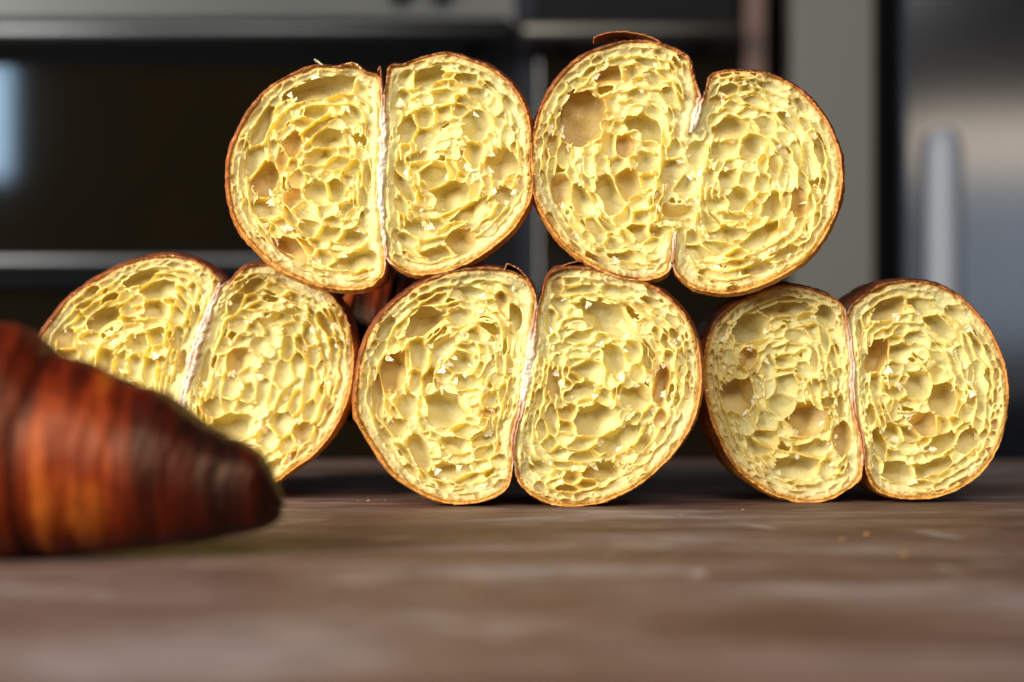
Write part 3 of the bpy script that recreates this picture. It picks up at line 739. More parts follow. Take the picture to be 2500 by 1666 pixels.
SPECS = []
SPECS.append(dict(name='A', seed=11, frame=(500, 60, 2.306), Y=0.0, top=(1003, 400), bottom=(1018, 1310), pale=0.5,
  label='croissant half resting on two others, even lobes split by a straight white seam',
  left=[(985, 300), (945, 275), (900, 262), (860, 230), (800, 222), (740, 235), (650, 228), (590, 238), (500, 275), (400, 330), (320, 395), (250, 480), (195, 580), (150, 680), (130, 790), (128, 900), (140, 1000), (165, 1090), (220, 1185), (290, 1260), (350, 1320), (430, 1385), (520, 1430), (620, 1470), (740, 1492), (860, 1492), (940, 1468), (1000, 1420), (1018, 1360)],
  right=[(1050, 1345), (1110, 1385), (1200, 1412), (1300, 1405), (1400, 1380), (1500, 1335), (1600, 1270), (1700, 1190), (1770, 1110), (1825, 1010), (1846, 930), (1843, 800), (1838, 640), (1825, 530), (1790, 430), (1740, 350), (1680, 290), (1600, 235), (1520, 205), (1440, 175), (1350, 160), (1270, 172), (1190, 195), (1120, 222), (1060, 225), (1032, 250), (1020, 330)],
  seams=[[(1003, 395), (1003, 500), (1010, 600), (1002, 700), (990, 850), (990, 1000), (1002, 1130), (1017, 1312)]], seam_w=[[2.0, 3.6, 4.6, 4.0, 3.4, 3.0, 2.4, 1.6]], seam_brown=[[.9, .2, .1, .05, 0, 0, .2, .6]],
  centres=[(740, 850), (1270, 850)],
  cells=[(640, 360, 190, 50, -14, 2, .3), (610, 492, 62, 38, 0, 2), (570, 545, 46, 26), (828, 495, 42, 45, 0, 2), (690, 640, 75, 48, 0, 2), (800, 712, 36, 24, 0, 2), (640, 745, 80, 40, -25, 2), (760, 775, 72, 32, 0, 1), (500, 680, 45, 55, 0, 2, 1), (430, 765, 26, 48, 0, 2, 1), (335, 880, 72, 86, 10, 2, .8), (272, 770, 38, 85, 12, 2), (320, 570, 30, 110, 25, 2, .3), (600, 812, 36, 30, 0, 2), (515, 870, 48, 50, 0, 1, .3), (500, 985, 36, 58, 0, 2, 1), (632, 935, 62, 46, 10, 2), (735, 925, 52, 52, 0, 2), (835, 800, 46, 42), (912, 850, 18, 62, 0, 2), (350, 1035, 75, 45, 30, 2), (485, 1250, 85, 42, 32, 2, 1), (850, 1330, 105, 34, -12, 2), (660, 1310, 70, 36, 5, 1), (820, 1195, 70, 34, -8, 2), (705, 1180, 85, 34, 6, 1), (590, 1150, 58, 32, 15, 2), (872, 355, 28, 52, -20, 2), (740, 565, 60, 34, 5, 0), (860, 600, 38, 45, 0, 0), (450, 610, 60, 30, -40, 0), (430, 560, 55, 18, -50, 1), (880, 720, 30, 40), (560, 1040, 90, 50, 30, 0), (700, 1050, 70, 40, -10, 0), (840, 1060, 60, 36, -25, 0), (895, 970, 25, 55), (380, 700, 22, 60), (640, 1230, 50, 24, 10), (800, 880, 40, 30), (680, 860, 36, 28, 0),
   (1235, 525, 58, 40, -5, 2), (1140, 590, 42, 75, 22, 2), (1235, 635, 56, 44, 0, 2), (1430, 475, 40, 22, 0, 2, .5), (1535, 570, 62, 72, -20, 2), (1220, 745, 78, 34, -5, 1), (1300, 845, 70, 62, -20, 2), (1220, 780, 60, 26, -10, 1), (1460, 790, 36, 38, 0, 2), (1685, 785, 78, 66, 5, 2, .4), (1250, 290, 100, 42, -18, 2), (1140, 310, 40, 50, 10, 2), (1470, 300, 70, 30, 5, 1), (1115, 410, 28, 60, 10, 2), (1240, 420, 60, 34, 0, 0), (1350, 400, 60, 40, -5, 1), (1510, 730, 40, 60, 10, 2), (1380, 960, 110, 70, -20, 2), (1290, 985, 50, 40, 0, 1), (1130, 920, 30, 90, -30, 2), (1440, 1220, 66, 62, -30, 2, .5), (1310, 1290, 70, 34, -8, 2, .3), (1500, 1050, 95, 36, -25, 2), (1200, 1150, 70, 40, 15, 1), (1300, 1130, 60, 32, -5, 1), (1600, 1150, 60, 50, -30, 0), (1690, 960, 46, 42, 0, 2, .3), (1590, 880, 20, 20, 0, 2, .6), (1630, 450, 50, 70, -30, 0), (1330, 660, 60, 40, 0, 0), (1400, 600, 60, 40, 0, 0), (1110, 820, 26, 50, -20, 2), (1400, 730, 34, 34), (1600, 640, 50, 50, -20, 0), (1710, 620, 40, 70, -15, 0), (1550, 400, 60, 40, 25, 1), (1130, 700, 24, 30, 0, 2), (1110, 1020, 26, 50, -25, 2), (1120, 1210, 60, 30, 30, 2), (1350, 1380 - 60, 40, 18, 0), (1780, 900, 20, 50, 0, 1), (1440, 860, 30, 40)]))

SPECS.append(dict(name='B', seed=23, frame=(1280, 60, 2.306), Y=0.0, top=(1000, 420), bottom=(830, 1335), pale=0.35, lean=8,
  label='heart shaped croissant half resting on two others with a large round brown hole',
  left=[(970, 335), (948, 255), (935, 195), (880, 152), (820, 125), (760, 105), (680, 92), (580, 92), (500, 108), (420, 135), (350, 165), (280, 210), (220, 270), (160, 345), (110, 430), (75, 520), (50, 620), (35, 720), (30, 820), (45, 920), (75, 1020), (120, 1100), (180, 1190), (250, 1265), (330, 1325), (430, 1385), (520, 1420), (620, 1440), (720, 1435), (790, 1410), (822, 1378)],
  right=[(850, 1395), (900, 1445), (970, 1488), (1060, 1510), (1160, 1513), (1270, 1490), (1400, 1440), (1500, 1385), (1600, 1310), (1680, 1210), (1740, 1100), (1775, 1000), (1790, 880), (1788, 780), (1770, 690), (1740, 610), (1700, 530), (1640, 450), (1560, 370), (1480, 320), (1390, 280), (1290, 260), (1190, 256), (1100, 268), (1045, 290), (1025, 350)],
  seams=[[(1000, 415), (975, 500), (945, 610)], [(832, 1340), (848, 1240), (852, 1165)]], seam_w=[[3.0, 4.6, 2.0], [1.0, 1.8, 2.0]], seam_brown=[[.7, .1, .0], [.8, .5, .3]],
  centres=[(640, 760), (1150, 880)],
  cells=[(325, 515, 118, 132, 8, 3, 1), (480, 285, 80, 34, -14, 2, .9), (590, 268, 44, 34, 0, 2, .2), (735, 300, 55, 30, 25, 1), (640, 400, 38, 34, 0, 2), (495, 430, 36, 55, 0, 1), (560, 350, 60, 32, -10, 0), (700, 585, 105, 52, 22, 2, .2), (560, 680, 46, 46, 0, 2, 1), (690, 772, 48, 50, 0, 2), (590, 905, 56, 70, -10, 2, .6), (488, 690, 36, 64, 5, 1), (225, 740, 38, 66, 0, 1), (215, 930, 44, 80, -6, 2, .8), (368, 800, 36, 84, 0, 0), (300, 810, 24, 60, 0, 0), (835, 830, 58, 85, 18, 1, .3), (915, 915, 62, 66, -12, 1), (845, 700, 44, 60, 15, 1), (980, 720, 55, 70, 0, 1), (330, 1000, 55, 105, -28, 1), (480, 960, 48, 130, -28, 2), (560, 1085, 55, 60, -30, 1), (640, 1165, 64, 40, 20, 2), (860, 1060, 78, 36, 2, 2, .2), (755, 1160, 75, 20, -8, 2), (725, 1235, 46, 34, 0, 1), (590, 1185, 55, 36, 15, 1), (405, 1150, 40, 100, -32, 1), (500, 1240, 70, 30, 30, 1), (600, 1310, 80, 24, 8, 2), (690, 880, 40, 44, 0, 1), (720, 680, 40, 40, 0, 1), (790, 620, 30, 80, -20, 1), (620, 480, 60, 40, -35, 0), (760, 440, 40, 80, -35, 0), (690, 960, 60, 40, -20, 0), (450, 560, 40, 30, 0, 1), (160, 680, 22, 45, 5, 2, .5), (640, 610, 36, 32, 0, 1), (820, 400, 30, 70, -30, 1), (520, 780, 40, 40, 0, 1),
   (1165, 580, 75, 52, -6, 2, .3), (1365, 560, 60, 48, 0, 1), (1290, 690, 60, 60, 10, 2), (1130, 700, 78, 42, -22, 2), (1410, 800, 28, 44, 0, 2), (1150, 865, 52, 44, -20, 2), (1480, 870, 50, 90, -15, 0), (1610, 770, 66, 125, -8, 0), (1620, 615, 24, 16, 30, 2, .6), (1545, 1010, 42, 66, 0, 2, 1), (1400, 1030, 48, 66, 10, 2), (1210, 985, 54, 64, -20, 2), (1090, 1010, 70, 26, -5, 1), (1340, 1190, 140, 40, -38, 1), (1150, 1180, 105, 40, -5, 1), (1090, 1255, 85, 36, 5, 1), (1000, 1285, 70, 34, 22, 2), (1320, 1372, 90, 24, -10, 2), (1480, 1280, 66, 30, -30, 2), (1180, 458, 34, 24, 0, 2), (1085, 420, 40, 20, -8, 2, .7), (1265, 495, 40, 18, -10, 2), (1150, 360, 50, 24, -12, 2), (1250, 360, 40, 22, 5, 1), (1075, 530, 36, 28, -10, 2), (1480, 640, 70, 50, 20, 0), (1420, 480, 70, 40, 20, 0), (1280, 790, 50, 40, 0, 0), (1350, 900, 40, 50, 10, 1), (1250, 880, 40, 36, 0, 1), (1050, 860, 36, 50, 0, 1), (1480, 1120, 50, 70, 25, 0), (1600, 1130, 36, 70, 20, 0), (1220, 1080, 70, 28, 0, 1), (1330, 1290, 60, 30, -20, 0), (1650, 950, 24, 60, 0, 1), (880, 1190, 30, 40, 0, 2), (950, 1200, 40, 34, 30, 2), (1000, 620, 24, 40, 20)]))

SPECS.append(dict(name='C', seed=37, frame=(60, 600, 2.306), Y=0.038, ground=True, top=(1092, 225), bottom=(872, 1250), pale=0.6, shreds=380,
  label='croissant half on the table partly hidden behind the whole dark croissant',
  left=[(1100, 195), (1080, 162), (1040, 122), (980, 85), (900, 60), (820, 48), (740, 55), (640, 75), (550, 105), (470, 145), (380, 195), (300, 250), (230, 310), (170, 380), (110, 460), (76, 530), (68, 620), (80, 730), (112, 850), (175, 980), (265, 1100), (370, 1200), (480, 1280), (600, 1345), (720, 1372), (810, 1352), (860, 1310)],
  right=[(895, 1330), (960, 1390), (1060, 1418), (1180, 1414), (1300, 1375), (1420, 1322), (1520, 1250), (1610, 1185), (1700, 1090), (1770, 980), (1820, 860), (1845, 740), (1853, 600), (1843, 500), (1815, 400), (1770, 320), (1700, 250), (1600, 190), (1500, 135), (1400, 102), (1310, 98), (1235, 115), (1190, 152), (1150, 198)],
  seams=[[(1092, 225), (1050, 330), (1005, 450), (960, 580), (925, 720), (890, 850), (880, 960), (875, 1100), (872, 1245)]], seam_w=[[2.5, 4.0, 5.0, 5.4, 5.0, 5.2, 4, 3, 2]], seam_brown=[[.5, .15, .2, .35, .2, .3, .6, .6, .7]],
  centres=[(660, 620), (1180, 790)],
  cells=[(755, 238, 85, 44, -10, 2), (640, 180, 88, 32, -20, 2), (440, 402, 95, 44, -30, 2), (740, 352, 70, 46, -5, 2), (575, 362, 30, 20, 0, 2), (572, 416, 30, 17, 0, 2), (640, 545, 52, 45, -10, 2), (735, 510, 40, 46, 0, 2), (235, 522, 46, 46, -15, 2, .7), (375, 520, 34, 38, 0, 2), (380, 248, 48, 22, -32, 2), (490, 285, 60, 16, -20, 2), (440, 650, 36, 76, 18, 2), (530, 665, 26, 86, 10, 1), (620, 655, 34, 56, 5, 1), (700, 690, 30, 60, 8, 2), (765, 640, 26, 40, 0, 1), (240, 605, 50, 28, -10, 2, .3), (340, 600, 26, 46, 10, 2), (855, 390, 32, 56, -15, 1), (888, 650, 18, 56, 10, 2, .9), (520, 208, 24, 14, -20, 2), (875, 310, 28, 50, -22, 1), (800, 690, 22, 40, 0, 1), (760, 590, 50, 40, 0, 0), (480, 540, 44, 36, -30, 1), (620, 450, 60, 24, -10, 0), (560, 270, 40, 20, -30, 1), (940, 250, 26, 55, -15, 1), (960, 380, 18, 60, 15, 2), (860, 510, 24, 70, 5, 1), (640, 300, 40, 24, -20, 1), (310, 430, 40, 22, -35, 1), (300, 760, 40, 60), (420, 860, 60, 50), (600, 820, 60, 40), (700, 900, 60, 50), (560, 1000, 80, 50), (400, 1030, 60, 50), (700, 1100, 80, 50), (560, 1180, 70, 40),
   (1190, 640, 72, 46, -18, 2, .6), (1110, 655, 26, 46, 10, 2), (1150, 1020, 108, 56, -8, 2), (1058, 910, 48, 42, 0, 2, .2), (1480, 580, 26, 56, 5, 2), (1530, 660, 32, 52, 0, 2), (1320, 545, 38, 36, 0, 2), (1150, 795, 32, 46, 10, 2), (1085, 770, 26, 46, 10, 1), (1200, 440, 50, 40, -10, 1), (1300, 465, 44, 26, 22, 2), (1290, 215, 55, 32, -28, 2), (1180, 315, 34, 54, 30, 2), (1450, 720, 36, 66, 10, 2), (1358, 695, 30, 34, 0, 2), (1255, 830, 34, 52, 10, 1), (1335, 820, 26, 66, 12, 2), (1400, 850, 28, 76, 14, 1), (1560, 1050, 46, 52, 30, 2, .5), (1480, 1110, 42, 56, 25, 1), (1245, 720, 36, 36, 0, 1), (1600, 500, 34, 60, -10, 1), (1690, 430, 26, 54, -30, 2, .3), (1500, 460, 50, 34, 15, 1), (1440, 1000, 56, 74, 25, 1), (1370, 1080, 40, 56, 30, 2), (1600, 780, 30, 86, 8, 1), (1660, 700, 22, 74, 4, 1), (1515, 870, 26, 66, 12, 1), (1300, 330, 60, 24, -5, 1), (1420, 235, 60, 24, 12, 1), (1230, 900, 50, 30, -20, 1), (1330, 940, 60, 36, -25, 0), (1130, 890, 34, 26, 0, 2), (1500, 1180, 34, 20, -40, 2, .8), (1400, 1240, 60, 30, -20, 1), (1200, 1170, 90, 46, -5, 1), (1050, 1150, 60, 70, 0, 1), (1200, 1300, 100, 36, 0, 1), (1010, 700, 16, 90, 12, 2), (1420, 340, 60, 30, 15, 0), (1380, 600, 36, 36, 0, 0), (1600, 920, 30, 66, 20, 1), (1700, 800, 18, 60, 5, 1), (1120, 560, 36, 50, 25, 1), (1560, 330, 50, 26, 30, 0), (1300, 1000, 44, 50, 20, 0)]))

SPECS.append(dict(name='D', seed=41, frame=(840, 620, 2.45), Y=0.0, ground=True, top=(1150, 330), bottom=(1016, 1235), pale=0.5, shreds=380,
  label='broad croissant half on the table that carries both upper halves',
  left=[(1150, 262), (1130, 192), (1090, 142), (1020, 105), (930, 82), (830, 76), (720, 86), (610, 110), (500, 150), (410, 200), (330, 260), (250, 330), (190, 400), (140, 490), (105, 590), (85, 690), (70, 800), (65, 900), (75, 980), (105, 1040), (140, 1100), (190, 1180), (250, 1270), (320, 1340), (410, 1400), (510, 1455), (610, 1485), (720, 1492), (830, 1475), (920, 1440), (975, 1395), (1003, 1330)],
  right=[(1028, 1320), (1055, 1375), (1110, 1430), (1190, 1475), (1290, 1503), (1400, 1505), (1510, 1490), (1620, 1455), (1740, 1390), (1850, 1310), (1950, 1215), (2030, 1110), (2090, 1000), (2125, 880), (2140, 760), (2135, 650), (2120, 540), (2085, 440), (2040, 360), (1980, 290), (1900, 220), (1800, 165), (1700, 135), (1600, 110), (1480, 82), (1370, 75), (1285, 84), (1240, 105), (1200, 165), (1178, 245)],
  seams=[[(1150, 325), (1130, 500), (1110, 640), (1080, 800), (1060, 930), (1025, 1040), (1010, 1150), (1016, 1240)]], seam_w=[[2.0, 3.2, 5.2, 5.6, 4.4, 2.6, 2.2, 1.6]], seam_brown=[[1, .6, .0, .0, .1, .8, 1, 1]],
  centres=[(740, 720), (1400, 760)],
  cells=[(610, 930, 112, 96, 12, 2), (480, 395, 108, 66, -30, 2, .5), (690, 375, 56, 46, 0, 2, .1), (810, 470, 60, 28, 20, 2), (590, 560, 64, 84, 20, 1), (440, 590, 46, 96, 0, 1), (690, 640, 70, 48, 0, 2), (760, 560, 52, 22, 10, 1), (740, 760, 84, 44, 8, 1), (590, 722, 56, 46, 0, 1), (850, 622, 46, 54, 0, 0), (878, 870, 46, 36, -30, 1), (862, 948, 34, 22, -20, 2, 1), (310, 1030, 46, 46, 0, 2, .3), (380, 905, 58, 64, 20, 1), (292, 690, 58, 112, 12, 2, .9), (640, 1295, 92, 42, -8, 2), (680, 1140, 86, 54, 10, 1), (830, 1105, 70, 34, -20, 1), (840, 1185, 68, 34, -12, 1), (450, 1190, 44, 84, -22, 2, .2), (950, 295, 28, 84, -15, 2, .7), (850, 372, 88, 36, 12, 0), (245, 440, 28, 74, 32, 2), (910, 745, 42, 36, 0, 1), (992, 660, 16, 56, 0, 2), (930, 1235, 48, 44, 0, 1), (1000, 500, 18, 74, 0, 2), (200, 850, 26, 104, 0, 2, .3), (250, 1085, 32, 44, -25, 2), (610, 1060, 90, 34, 15, 0), (545, 1180, 46, 52, 0, 0), (340, 470, 50, 30, -45, 0), (380, 770, 30, 50, 0, 0), (500, 470, 60, 30, -30, 0), (700, 480, 60, 30, 0, 0), (760, 1000, 80, 30, -10, 0), (740, 230, 120, 32, -4, 1), (560, 260, 80, 26, -24, 1), (880, 200, 70, 26, 10, 1), (300, 560, 30, 50, 10, 1), (760, 870, 46, 40, 0, 0), (930, 640, 22, 60, 0, 1), (400, 1290, 50, 20, 35, 1), (520, 800, 24, 34, 0, 1), (640, 830, 40, 18, 10, 1), (800, 640, 36, 36, 0, 0),
   (1570, 370, 148, 72, 26, 2, .1), (1500, 985, 118, 78, -14, 2), (1415, 820, 78, 42, -10, 2), (1445, 690, 80, 46, -12, 1), (1622, 620, 54, 82, -20, 2), (1340, 955, 50, 40, -5, 2, .5), (1262, 765, 38, 70, -10, 2, .5), (1370, 640, 58, 22, -16, 1), (1380, 735, 44, 26, 0, 2), (1545, 500, 48, 24, 10, 2), (1725, 580, 66, 54, 25, 1), (1772, 712, 36, 46, 0, 2), (1755, 850, 84, 80, 0, 1), (1650, 1105, 118, 50, -28, 2), (1535, 1290, 105, 42, -8, 2), (1372, 1332, 44, 36, 0, 2), (1192, 1282, 50, 24, 12, 2), (1325, 1400, 58, 17, 5, 2), (1180, 1050, 28, 56, -10, 2), (1222, 1130, 36, 46, -15, 1), (1900, 785, 38, 100, 10, 2, .9), (1890, 980, 28, 44, 0, 2, 1), (1350, 160, 78, 22, -10, 1), (1290, 300, 46, 36, -10, 2), (1282, 180, 34, 46, 10, 2, .9), (1450, 205, 98, 26, -3, 1), (1610, 215, 90, 28, 12, 1), (1240, 390, 24, 74, 8, 2), (1310, 555, 58, 22, -10, 1), (1290, 625, 46, 34, 0, 1), (1400, 590, 58, 20, -8, 1), (1430, 1215, 88, 32, -3, 1), (1580, 760, 44, 60, 0, 0), (1990, 500, 22, 54, -15, 2, .2), (2055, 815, 13, 36, 0, 2), (1950, 620, 26, 66, -8, 1), (1750, 1290, 58, 24, -25, 1), (1245, 985, 34, 66, -15, 2), (1400, 430, 70, 40, -15, 0), (1580, 440, 50, 30, 10, 0), (1800, 420, 60, 60, 30, 0), (1960, 1000, 36, 80, 10, 0), (1700, 960, 60, 40, -10, 0), (1330, 470, 50, 26, -15, 1), (1260, 500, 36, 30, 0, 1), (1340, 870, 40, 28, 0, 0), (1320, 1090, 60, 40, 15, 0), (1520, 600, 40, 28, -10, 1), (1830, 1150, 60, 40, -35, 0), (1880, 620, 40, 60, 0, 0), (1160, 860, 20, 60, 5, 1), (1300, 800, 22, 26, 0, 2)]))

SPECS.append(dict(name='E', seed=59, frame=(1680, 640, 2.529), Y=0.018, ground=True, top=(980, 305), bottom=(1086, 1160), pale=0.3, lean=-6,
  label='croissant half on the table with thin pinkish brown seam and large brown holes',
  left=[(972, 268), (950, 235), (920, 205), (860, 172), (790, 150), (700, 127), (600, 115), (500, 136), (400, 176), (300, 230), (220, 290), (160, 360), (130, 430), (105, 530), (95, 650), (105, 780), (130, 900), (165, 1010), (210, 1110), (260, 1200), (330, 1280), (420, 1350), (520, 1410), (640, 1450), (760, 1462), (870, 1445), (960, 1400), (1030, 1350), (1070, 1300), (1080, 1230)],
  right=[(1098, 1250), (1130, 1340), (1190, 1400), (1280, 1430), (1380, 1440), (1500, 1435), (1620, 1400), (1730, 1340), (1820, 1270), (1890, 1170), (1940, 1050), (1965, 930), (1978, 800), (1970, 680), (1945, 570), (1905, 470), (1850, 370), (1780, 280), (1700, 200), (1610, 145), (1510, 107), (1400, 92), (1300, 94), (1200, 112), (1120, 155), (1050, 205), (1003, 255)],
  seams=[[(980, 305), (1000, 450), (1018, 600), (1018, 800), (1030, 900), (1058, 1000), (1078, 1080), (1086, 1165)]], seam_w=[[1.4, 2.4, 3.0, 3.0, 2.6, 2.4, 2.4, 1.6]], seam_brown=[[1, .6, .35, .3, .5, 1, 1, 1]],
  centres=[(650, 760), (1320, 720)],
  cells=[(380, 385, 108, 84, -20, 2, .2), (380, 560, 40, 66, 0, 2, 1), (310, 795, 90, 104, 10, 2, .7), (592, 590, 44, 24, 20, 2), (500, 620, 44, 64, 5, 1), (500, 750, 54, 84, 10, 0), (620, 722, 66, 56, 0, 1), (592, 865, 76, 54, 30, 1), (735, 950, 106, 84, -18, 2, .8), (862, 840, 48, 32, -10, 2), (730, 645, 56, 42, 0, 1), (715, 545, 86, 44, 0, 0), (790, 760, 36, 46, 0, 1), (842, 770, 18, 40, 0, 2), (958, 1070, 46, 86, 6, 2, .8), (770, 1130, 116, 52, -5, 1), (680, 1240, 116, 70, 6, 2), (860, 1265, 54, 54, 0, 1), (492, 975, 66, 60, 30, 1), (490, 1055, 56, 52, 20, 2), (430, 1125, 66, 36, 15, 2), (360, 980, 60, 84, -30, 0), (600, 265, 118, 42, -2, 2, .2), (850, 300, 42, 66, -30, 2), (560, 470, 56, 34, -22, 0), (680, 440, 66, 36, 10, 1), (900, 560, 22, 84, -6, 1), (895, 720, 36, 66, -5, 0), (940, 870, 22, 64, 0, 2), (735, 320, 56, 36, 20, 1), (250, 560, 50, 50, 0, 0), (700, 800, 50, 46, 0, 0), (810, 620, 40, 40, 10, 0), (330, 670, 40, 40, 0, 1), (220, 400, 26, 60, 30, 1), (850, 450, 26, 80, -20, 1), (780, 400, 30, 60, -25, 1), (830, 1000, 40, 30, 0, 0), (700, 1080, 60, 24, 0, 1), (280, 930, 34, 50, -10, 1), (880, 1150, 50, 40, 0, 0),
   (1175, 545, 56, 102, 12, 2, 1), (1232, 270, 92, 52, -34, 2, .5), (1312, 530, 74, 54, 0, 1), (1460, 255, 88, 44, 20, 1), (1565, 375, 110, 50, 42, 1), (1255, 632, 46, 32, 0, 2), (1410, 440, 56, 36, 0, 1), (1560, 492, 38, 28, 0, 1), (1430, 740, 72, 76, 0, 2), (1262, 708, 38, 22, -20, 2), (1350, 700, 38, 18, -22, 2), (1292, 780, 46, 28, 0, 2), (1370, 832, 46, 26, 10, 1), (1582, 820, 70, 94, -18, 2, .3), (1475, 985, 76, 60, 10, 2, .7), (1290, 900, 46, 76, -10, 0), (1160, 750, 26, 86, 0, 2), (1550, 680, 46, 54, 0, 1), (1570, 985, 52, 56, -30, 1), (1570, 1090, 98, 42, -25, 2), (1730, 1075, 56, 70, 0, 2), (1355, 1120, 74, 54, 0, 0), (1180, 1090, 34, 96, -16, 2), (1272, 1035, 60, 40, 30, 2), (1300, 1275, 86, 54, 15, 2), (1520, 1245, 116, 50, -20, 1), (1720, 905, 60, 70, 10, 0), (1800, 700, 66, 140, -8, 0), (1860, 1140, 17, 24, 0, 2), (1130, 920, 22, 64, -10, 2), (1180, 145, 48, 18, -18, 2, .9), (1690, 560, 50, 90, -20, 0), (1660, 1190, 60, 40, -30, 0), (1420, 330, 60, 36, 10, 0), (1310, 400, 44, 30, -10, 1), (1660, 300, 60, 36, 40, 1), (1450, 560, 40, 50, 0, 0), (1400, 620, 40, 30, 0, 1), (1060, 400, 18, 60, 12, 2), (1100, 330, 26, 50, 20, 1), (1220, 820, 30, 30, 0, 1), (1460, 880, 36, 34, 0, 0), (1640, 720, 40, 50, -10, 0), (1450, 1350, 60, 24, -5, 1), (1180, 1230, 30, 60, -25, 1), (1660, 960, 36, 30)]))

roots = {}
for sp in SPECS:
    roots[sp['name']] = croissant_half(sp)

# ------------------------------------------------------------------ whole croissants
def whole_croissant(name, prof, Y, depth_scale, mat, label, wraps, seed):
    "prof: list of (x_px, top_px, bottom_px); the body is round in depth"
    R = random.Random(seed)
    xs = np.array([p[0] for p in prof], float); tp = np.array([p[1] for p in prof], float); bt = np.array([p[2] for p in prof], float)
    n = 200; t = np.linspace(0, 1, n); L = np.r_[0, np.cumsum(np.hypot(np.diff(xs), np.diff(tp)))]; L /= L[-1]
    X = np.interp(t, L, xs); Tp = np.interp(t, L, tp); Bt = np.interp(t, L, bt)
    for _ in range(4):
        for A in (X, Tp, Bt): A[1:-1] = (A[:-2] + 2 * A[1:-1] + A[2:]) / 4
    k = (D + Y) / D
    wx = (X - 1250) * S * k; zt = HC - (Tp - 833) * S * k; zb = HC - (Bt - 833) * S * k
    zb0 = zb.min(); zt -= zb0; zb -= zb0
    m = 96; th = np.linspace(0, 2 * np.pi, m, endpoint=False)
    c = (zt + zb) / 2; r = (zt - zb) / 2
    ph = np.zeros(n); dark = np.zeros(n)
    for wx_, amp in wraps:          # overlapping wraps: a step that starts sharply and fades
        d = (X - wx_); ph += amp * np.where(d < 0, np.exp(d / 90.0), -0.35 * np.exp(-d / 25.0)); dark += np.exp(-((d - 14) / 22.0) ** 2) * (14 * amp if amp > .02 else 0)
    V = np.zeros((n, m, 3)); ns = np.array([R.uniform(-1, 1) for _ in range(m)])
    for _ in range(12): ns = (np.roll(ns, 1) + 2 * ns + np.roll(ns, -1)) / 4
    ribs = 0.00012 * np.sin(X * 0.11 + 1.5 * np.sin(X * 0.023)) + 0.0001 * np.sin(X * 0.23 + 1)
    for i in range(n):
        rr = 1 + ph[i]
        skew = 0.12 * np.sin(th * 2 + X[i] * 0.004)
        V[i, :, 0] = wx[i] + 0.004 * np.sin(th + 0.9) * (r[i] / r.max()) + 0.002 * ns
        V[i, :, 1] = np.cos(th) * (r[i] * depth_scale * rr + ribs[i]) * (1 + skew * 0.3)
        V[i, :, 2] = np.maximum(c[i] + np.sin(th) * (r[i] * rr + ribs[i] * (np.sin(th) > -.5)), 0.0002)
    root = empty(name, (wx.mean(), Y, 0 if zb0 < 0.012 else zb0))
    V[:, :, 0] -= wx.mean()
    F = grid_faces(n, m); F = np.concatenate([F, np.array([[i * m + m - 1, (i + 1) * m + m - 1, (i + 1) * m, i * m] for i in range(n - 1)])])
    tag(root, label, 'croissant')
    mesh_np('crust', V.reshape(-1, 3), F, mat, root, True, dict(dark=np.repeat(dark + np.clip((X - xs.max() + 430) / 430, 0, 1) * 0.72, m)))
    return root
prof = [(-560, 1215, 1262), (-545, 1120, 1300), (-500, 1010, 1330), (-420, 930, 1352), (-300, 860, 1362), (-150, 812, 1364), (-60, 796, 1364), (0, 796, 1363), (50, 812, 1362), (95, 850, 1361), (120, 873, 1360), (180, 882, 1358), (265, 922, 1352), (330, 950, 1346), (385, 962, 1341), (430, 990, 1336), (490, 1038, 1328), (550, 1070, 1318), (600, 1087, 1310), (635, 1112, 1302), (660, 1150, 1292), (676, 1185, 1280), (686, 1222, 1266), (688, 1240, 1250)]
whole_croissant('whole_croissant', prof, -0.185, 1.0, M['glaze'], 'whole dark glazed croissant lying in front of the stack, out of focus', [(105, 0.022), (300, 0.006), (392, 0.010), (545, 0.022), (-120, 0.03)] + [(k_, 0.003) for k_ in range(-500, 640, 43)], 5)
prof2 = [(800, 850, 880), (815, 790, 930), (830, 740, 980), (850, 712, 1010), (880, 690, 1030), (930, 675, 1060), (985, 672, 1080), (1020, 690, 1080), (1050, 730, 1070), (1070, 790, 1040), (1080, 860, 930)]
bc = whole_croissant('glazed_croissant', prof2, 0.13, 0.7, M['glaze2'], 'shiny amber brown croissant behind the gap between the lower halves', [(870, 0.06), (960, 0.05)], 9)

# ------------------------------------------------------------------ loose flakes of crust
def flake(par, pts, width, mat, name='loose_flake', Y=0.0):
    "a thin curled strip through photo pixels, running back from the cut"
    P = np.array([px(x, y, Y) for x, y in pts]) - np.array(par.location)
    L = np.r_[0, np.cumsum(np.linalg.norm(np.diff(P, axis=0), axis=1))]; n = 40; q = np.linspace(0, L[-1], n)
    C = np.stack([np.interp(q, L, P[:, d]) for d in range(3)], -1)
    for _ in range(10): C[1:-1] = (C[:-2] + 2 * C[1:-1] + C[2:]) / 4
    R = random.Random(len(pts) * 7 + int(pts[0][0])); V = []
    for i in range(n):
        e = 0.0004 * R.uniform(-1, 1)
        wv = width * (0.45 + 0.55 * math.sin(math.pi * (0.12 + 0.80 * i / n)))
        for j in range(6):
            v = j / 5
            V.append(C[i] + np.array([0, e * (j == 0) + v * wv + e * (j == 5) * 2, -0.0016 * v * v * (width / 0.01) + 0.00015 * R.uniform(-1, 1)]))
    o = mesh_np(name, np.array(V), grid_faces(n, 6), mat, par, True)
    s = o.modifiers.new('thick', 'SOLIDIFY'); s.thickness = 0.00045
    return o
A, B, C_, D_, E_ = [roots[q][0] for q in 'ABCDE']
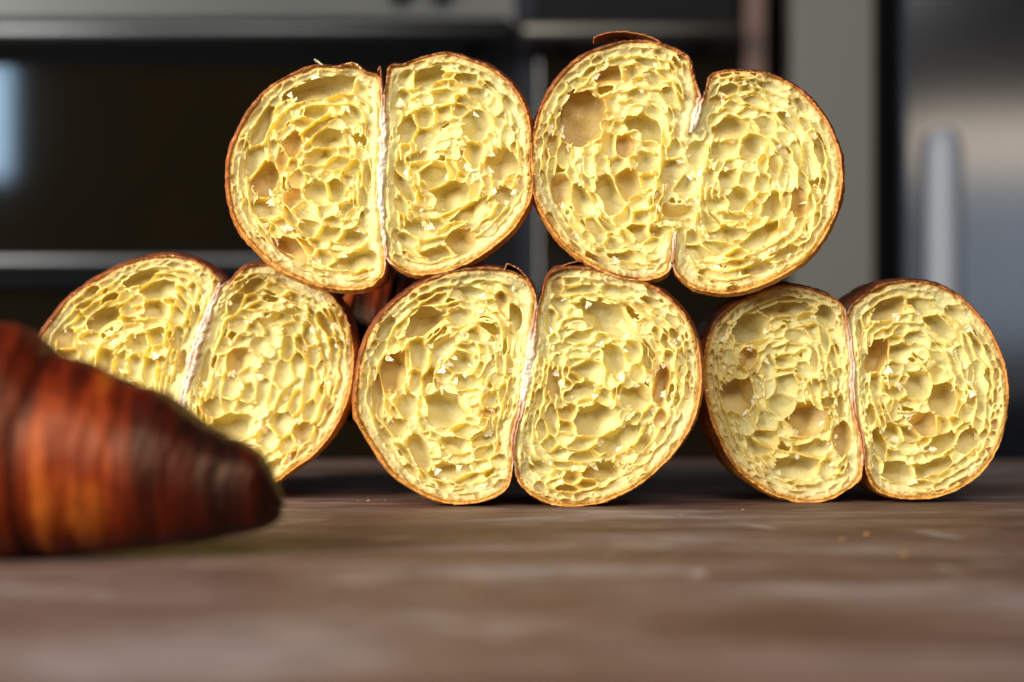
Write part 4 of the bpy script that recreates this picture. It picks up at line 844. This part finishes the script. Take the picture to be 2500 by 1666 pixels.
flake(B, [(1449, 91), (1462, 84), (1490, 77), (1520, 76), (1560, 80), (1600, 93), (1618, 106)], 0.010, M['bake'])
flake(B, [(1652, 132), (1672, 130), (1686, 140), (1682, 160), (1690, 180), (1700, 200), (1706, 215)], 0.012, M['bake'])
flake(A, [(921, 172), (926, 160), (930, 158), (931, 185), (935, 215), (934, 232)], 0.012, M['bake'])
flake(A, [(768, 143), (778, 150), (788, 157)], 0.002, M['shred'])
flake(A, [(842, 156), (858, 151), (872, 156), (884, 168)], 0.006, M['flk'])
flake(D_, [(1230, 662), (1236, 640), (1268, 655), (1290, 680), (1300, 700)], 0.014, M['bake'])
flake(D_, [(1352, 662), (1380, 645), (1412, 636), (1440, 640)], 0.012, M['bake'], Y=0.003)

# crumbs lying on the table
def crumb(x, y, r, label, seed):
    # the table point under this photo pixel
    d = HC / ((y - 833) * S / D); X = (x - 1250) * S / D * d; Yp = d - D
    R = random.Random(seed)
    nu, nv = 8, 6; V = [(0, 0, 0.02 * r)]
    V = []
    for i in range(nv):
        for j in range(nu):
            ph = math.pi * i / (nv - 1); q = r * (0.7 + 0.5 * R.random())
            V.append((q * math.sin(ph) * math.cos(j * 2 * math.pi / nu), q * math.sin(ph) * math.sin(j * 2 * math.pi / nu) * 0.8, max(r * 0.45 + q * 0.5 * math.cos(ph), 0)))
    F = [(i * nu + j, i * nu + (j + 1) % nu, (i + 1) * nu + (j + 1) % nu, (i + 1) * nu + j) for i in range(nv - 1) for j in range(nu)]
    o = mesh_np('crumb', np.array(V) * 0.7, np.array(F), M['bake2'], None, False); o.location = (X, Yp, 0.0002)
    tag(o, label, 'crumb', 'crumbs on the table')
for i, (x, y, r) in enumerate([(1664, 1262, .0009), (1814, 1249, .0010), (2055, 1322, .0011), (2118, 1310, .0014), (2210, 1361, .0016), (900, 1226, .0011), (942, 1224, .0006), (874, 1225, .0005), (2270, 1340, .0008), (1560, 1345, .0007)]):
    crumb(x, y, r, 'tiny golden pastry crumb on the table near the lower left gap' if x < 1000 else 'tiny golden pastry crumb on the table in front of the right croissant half', i)
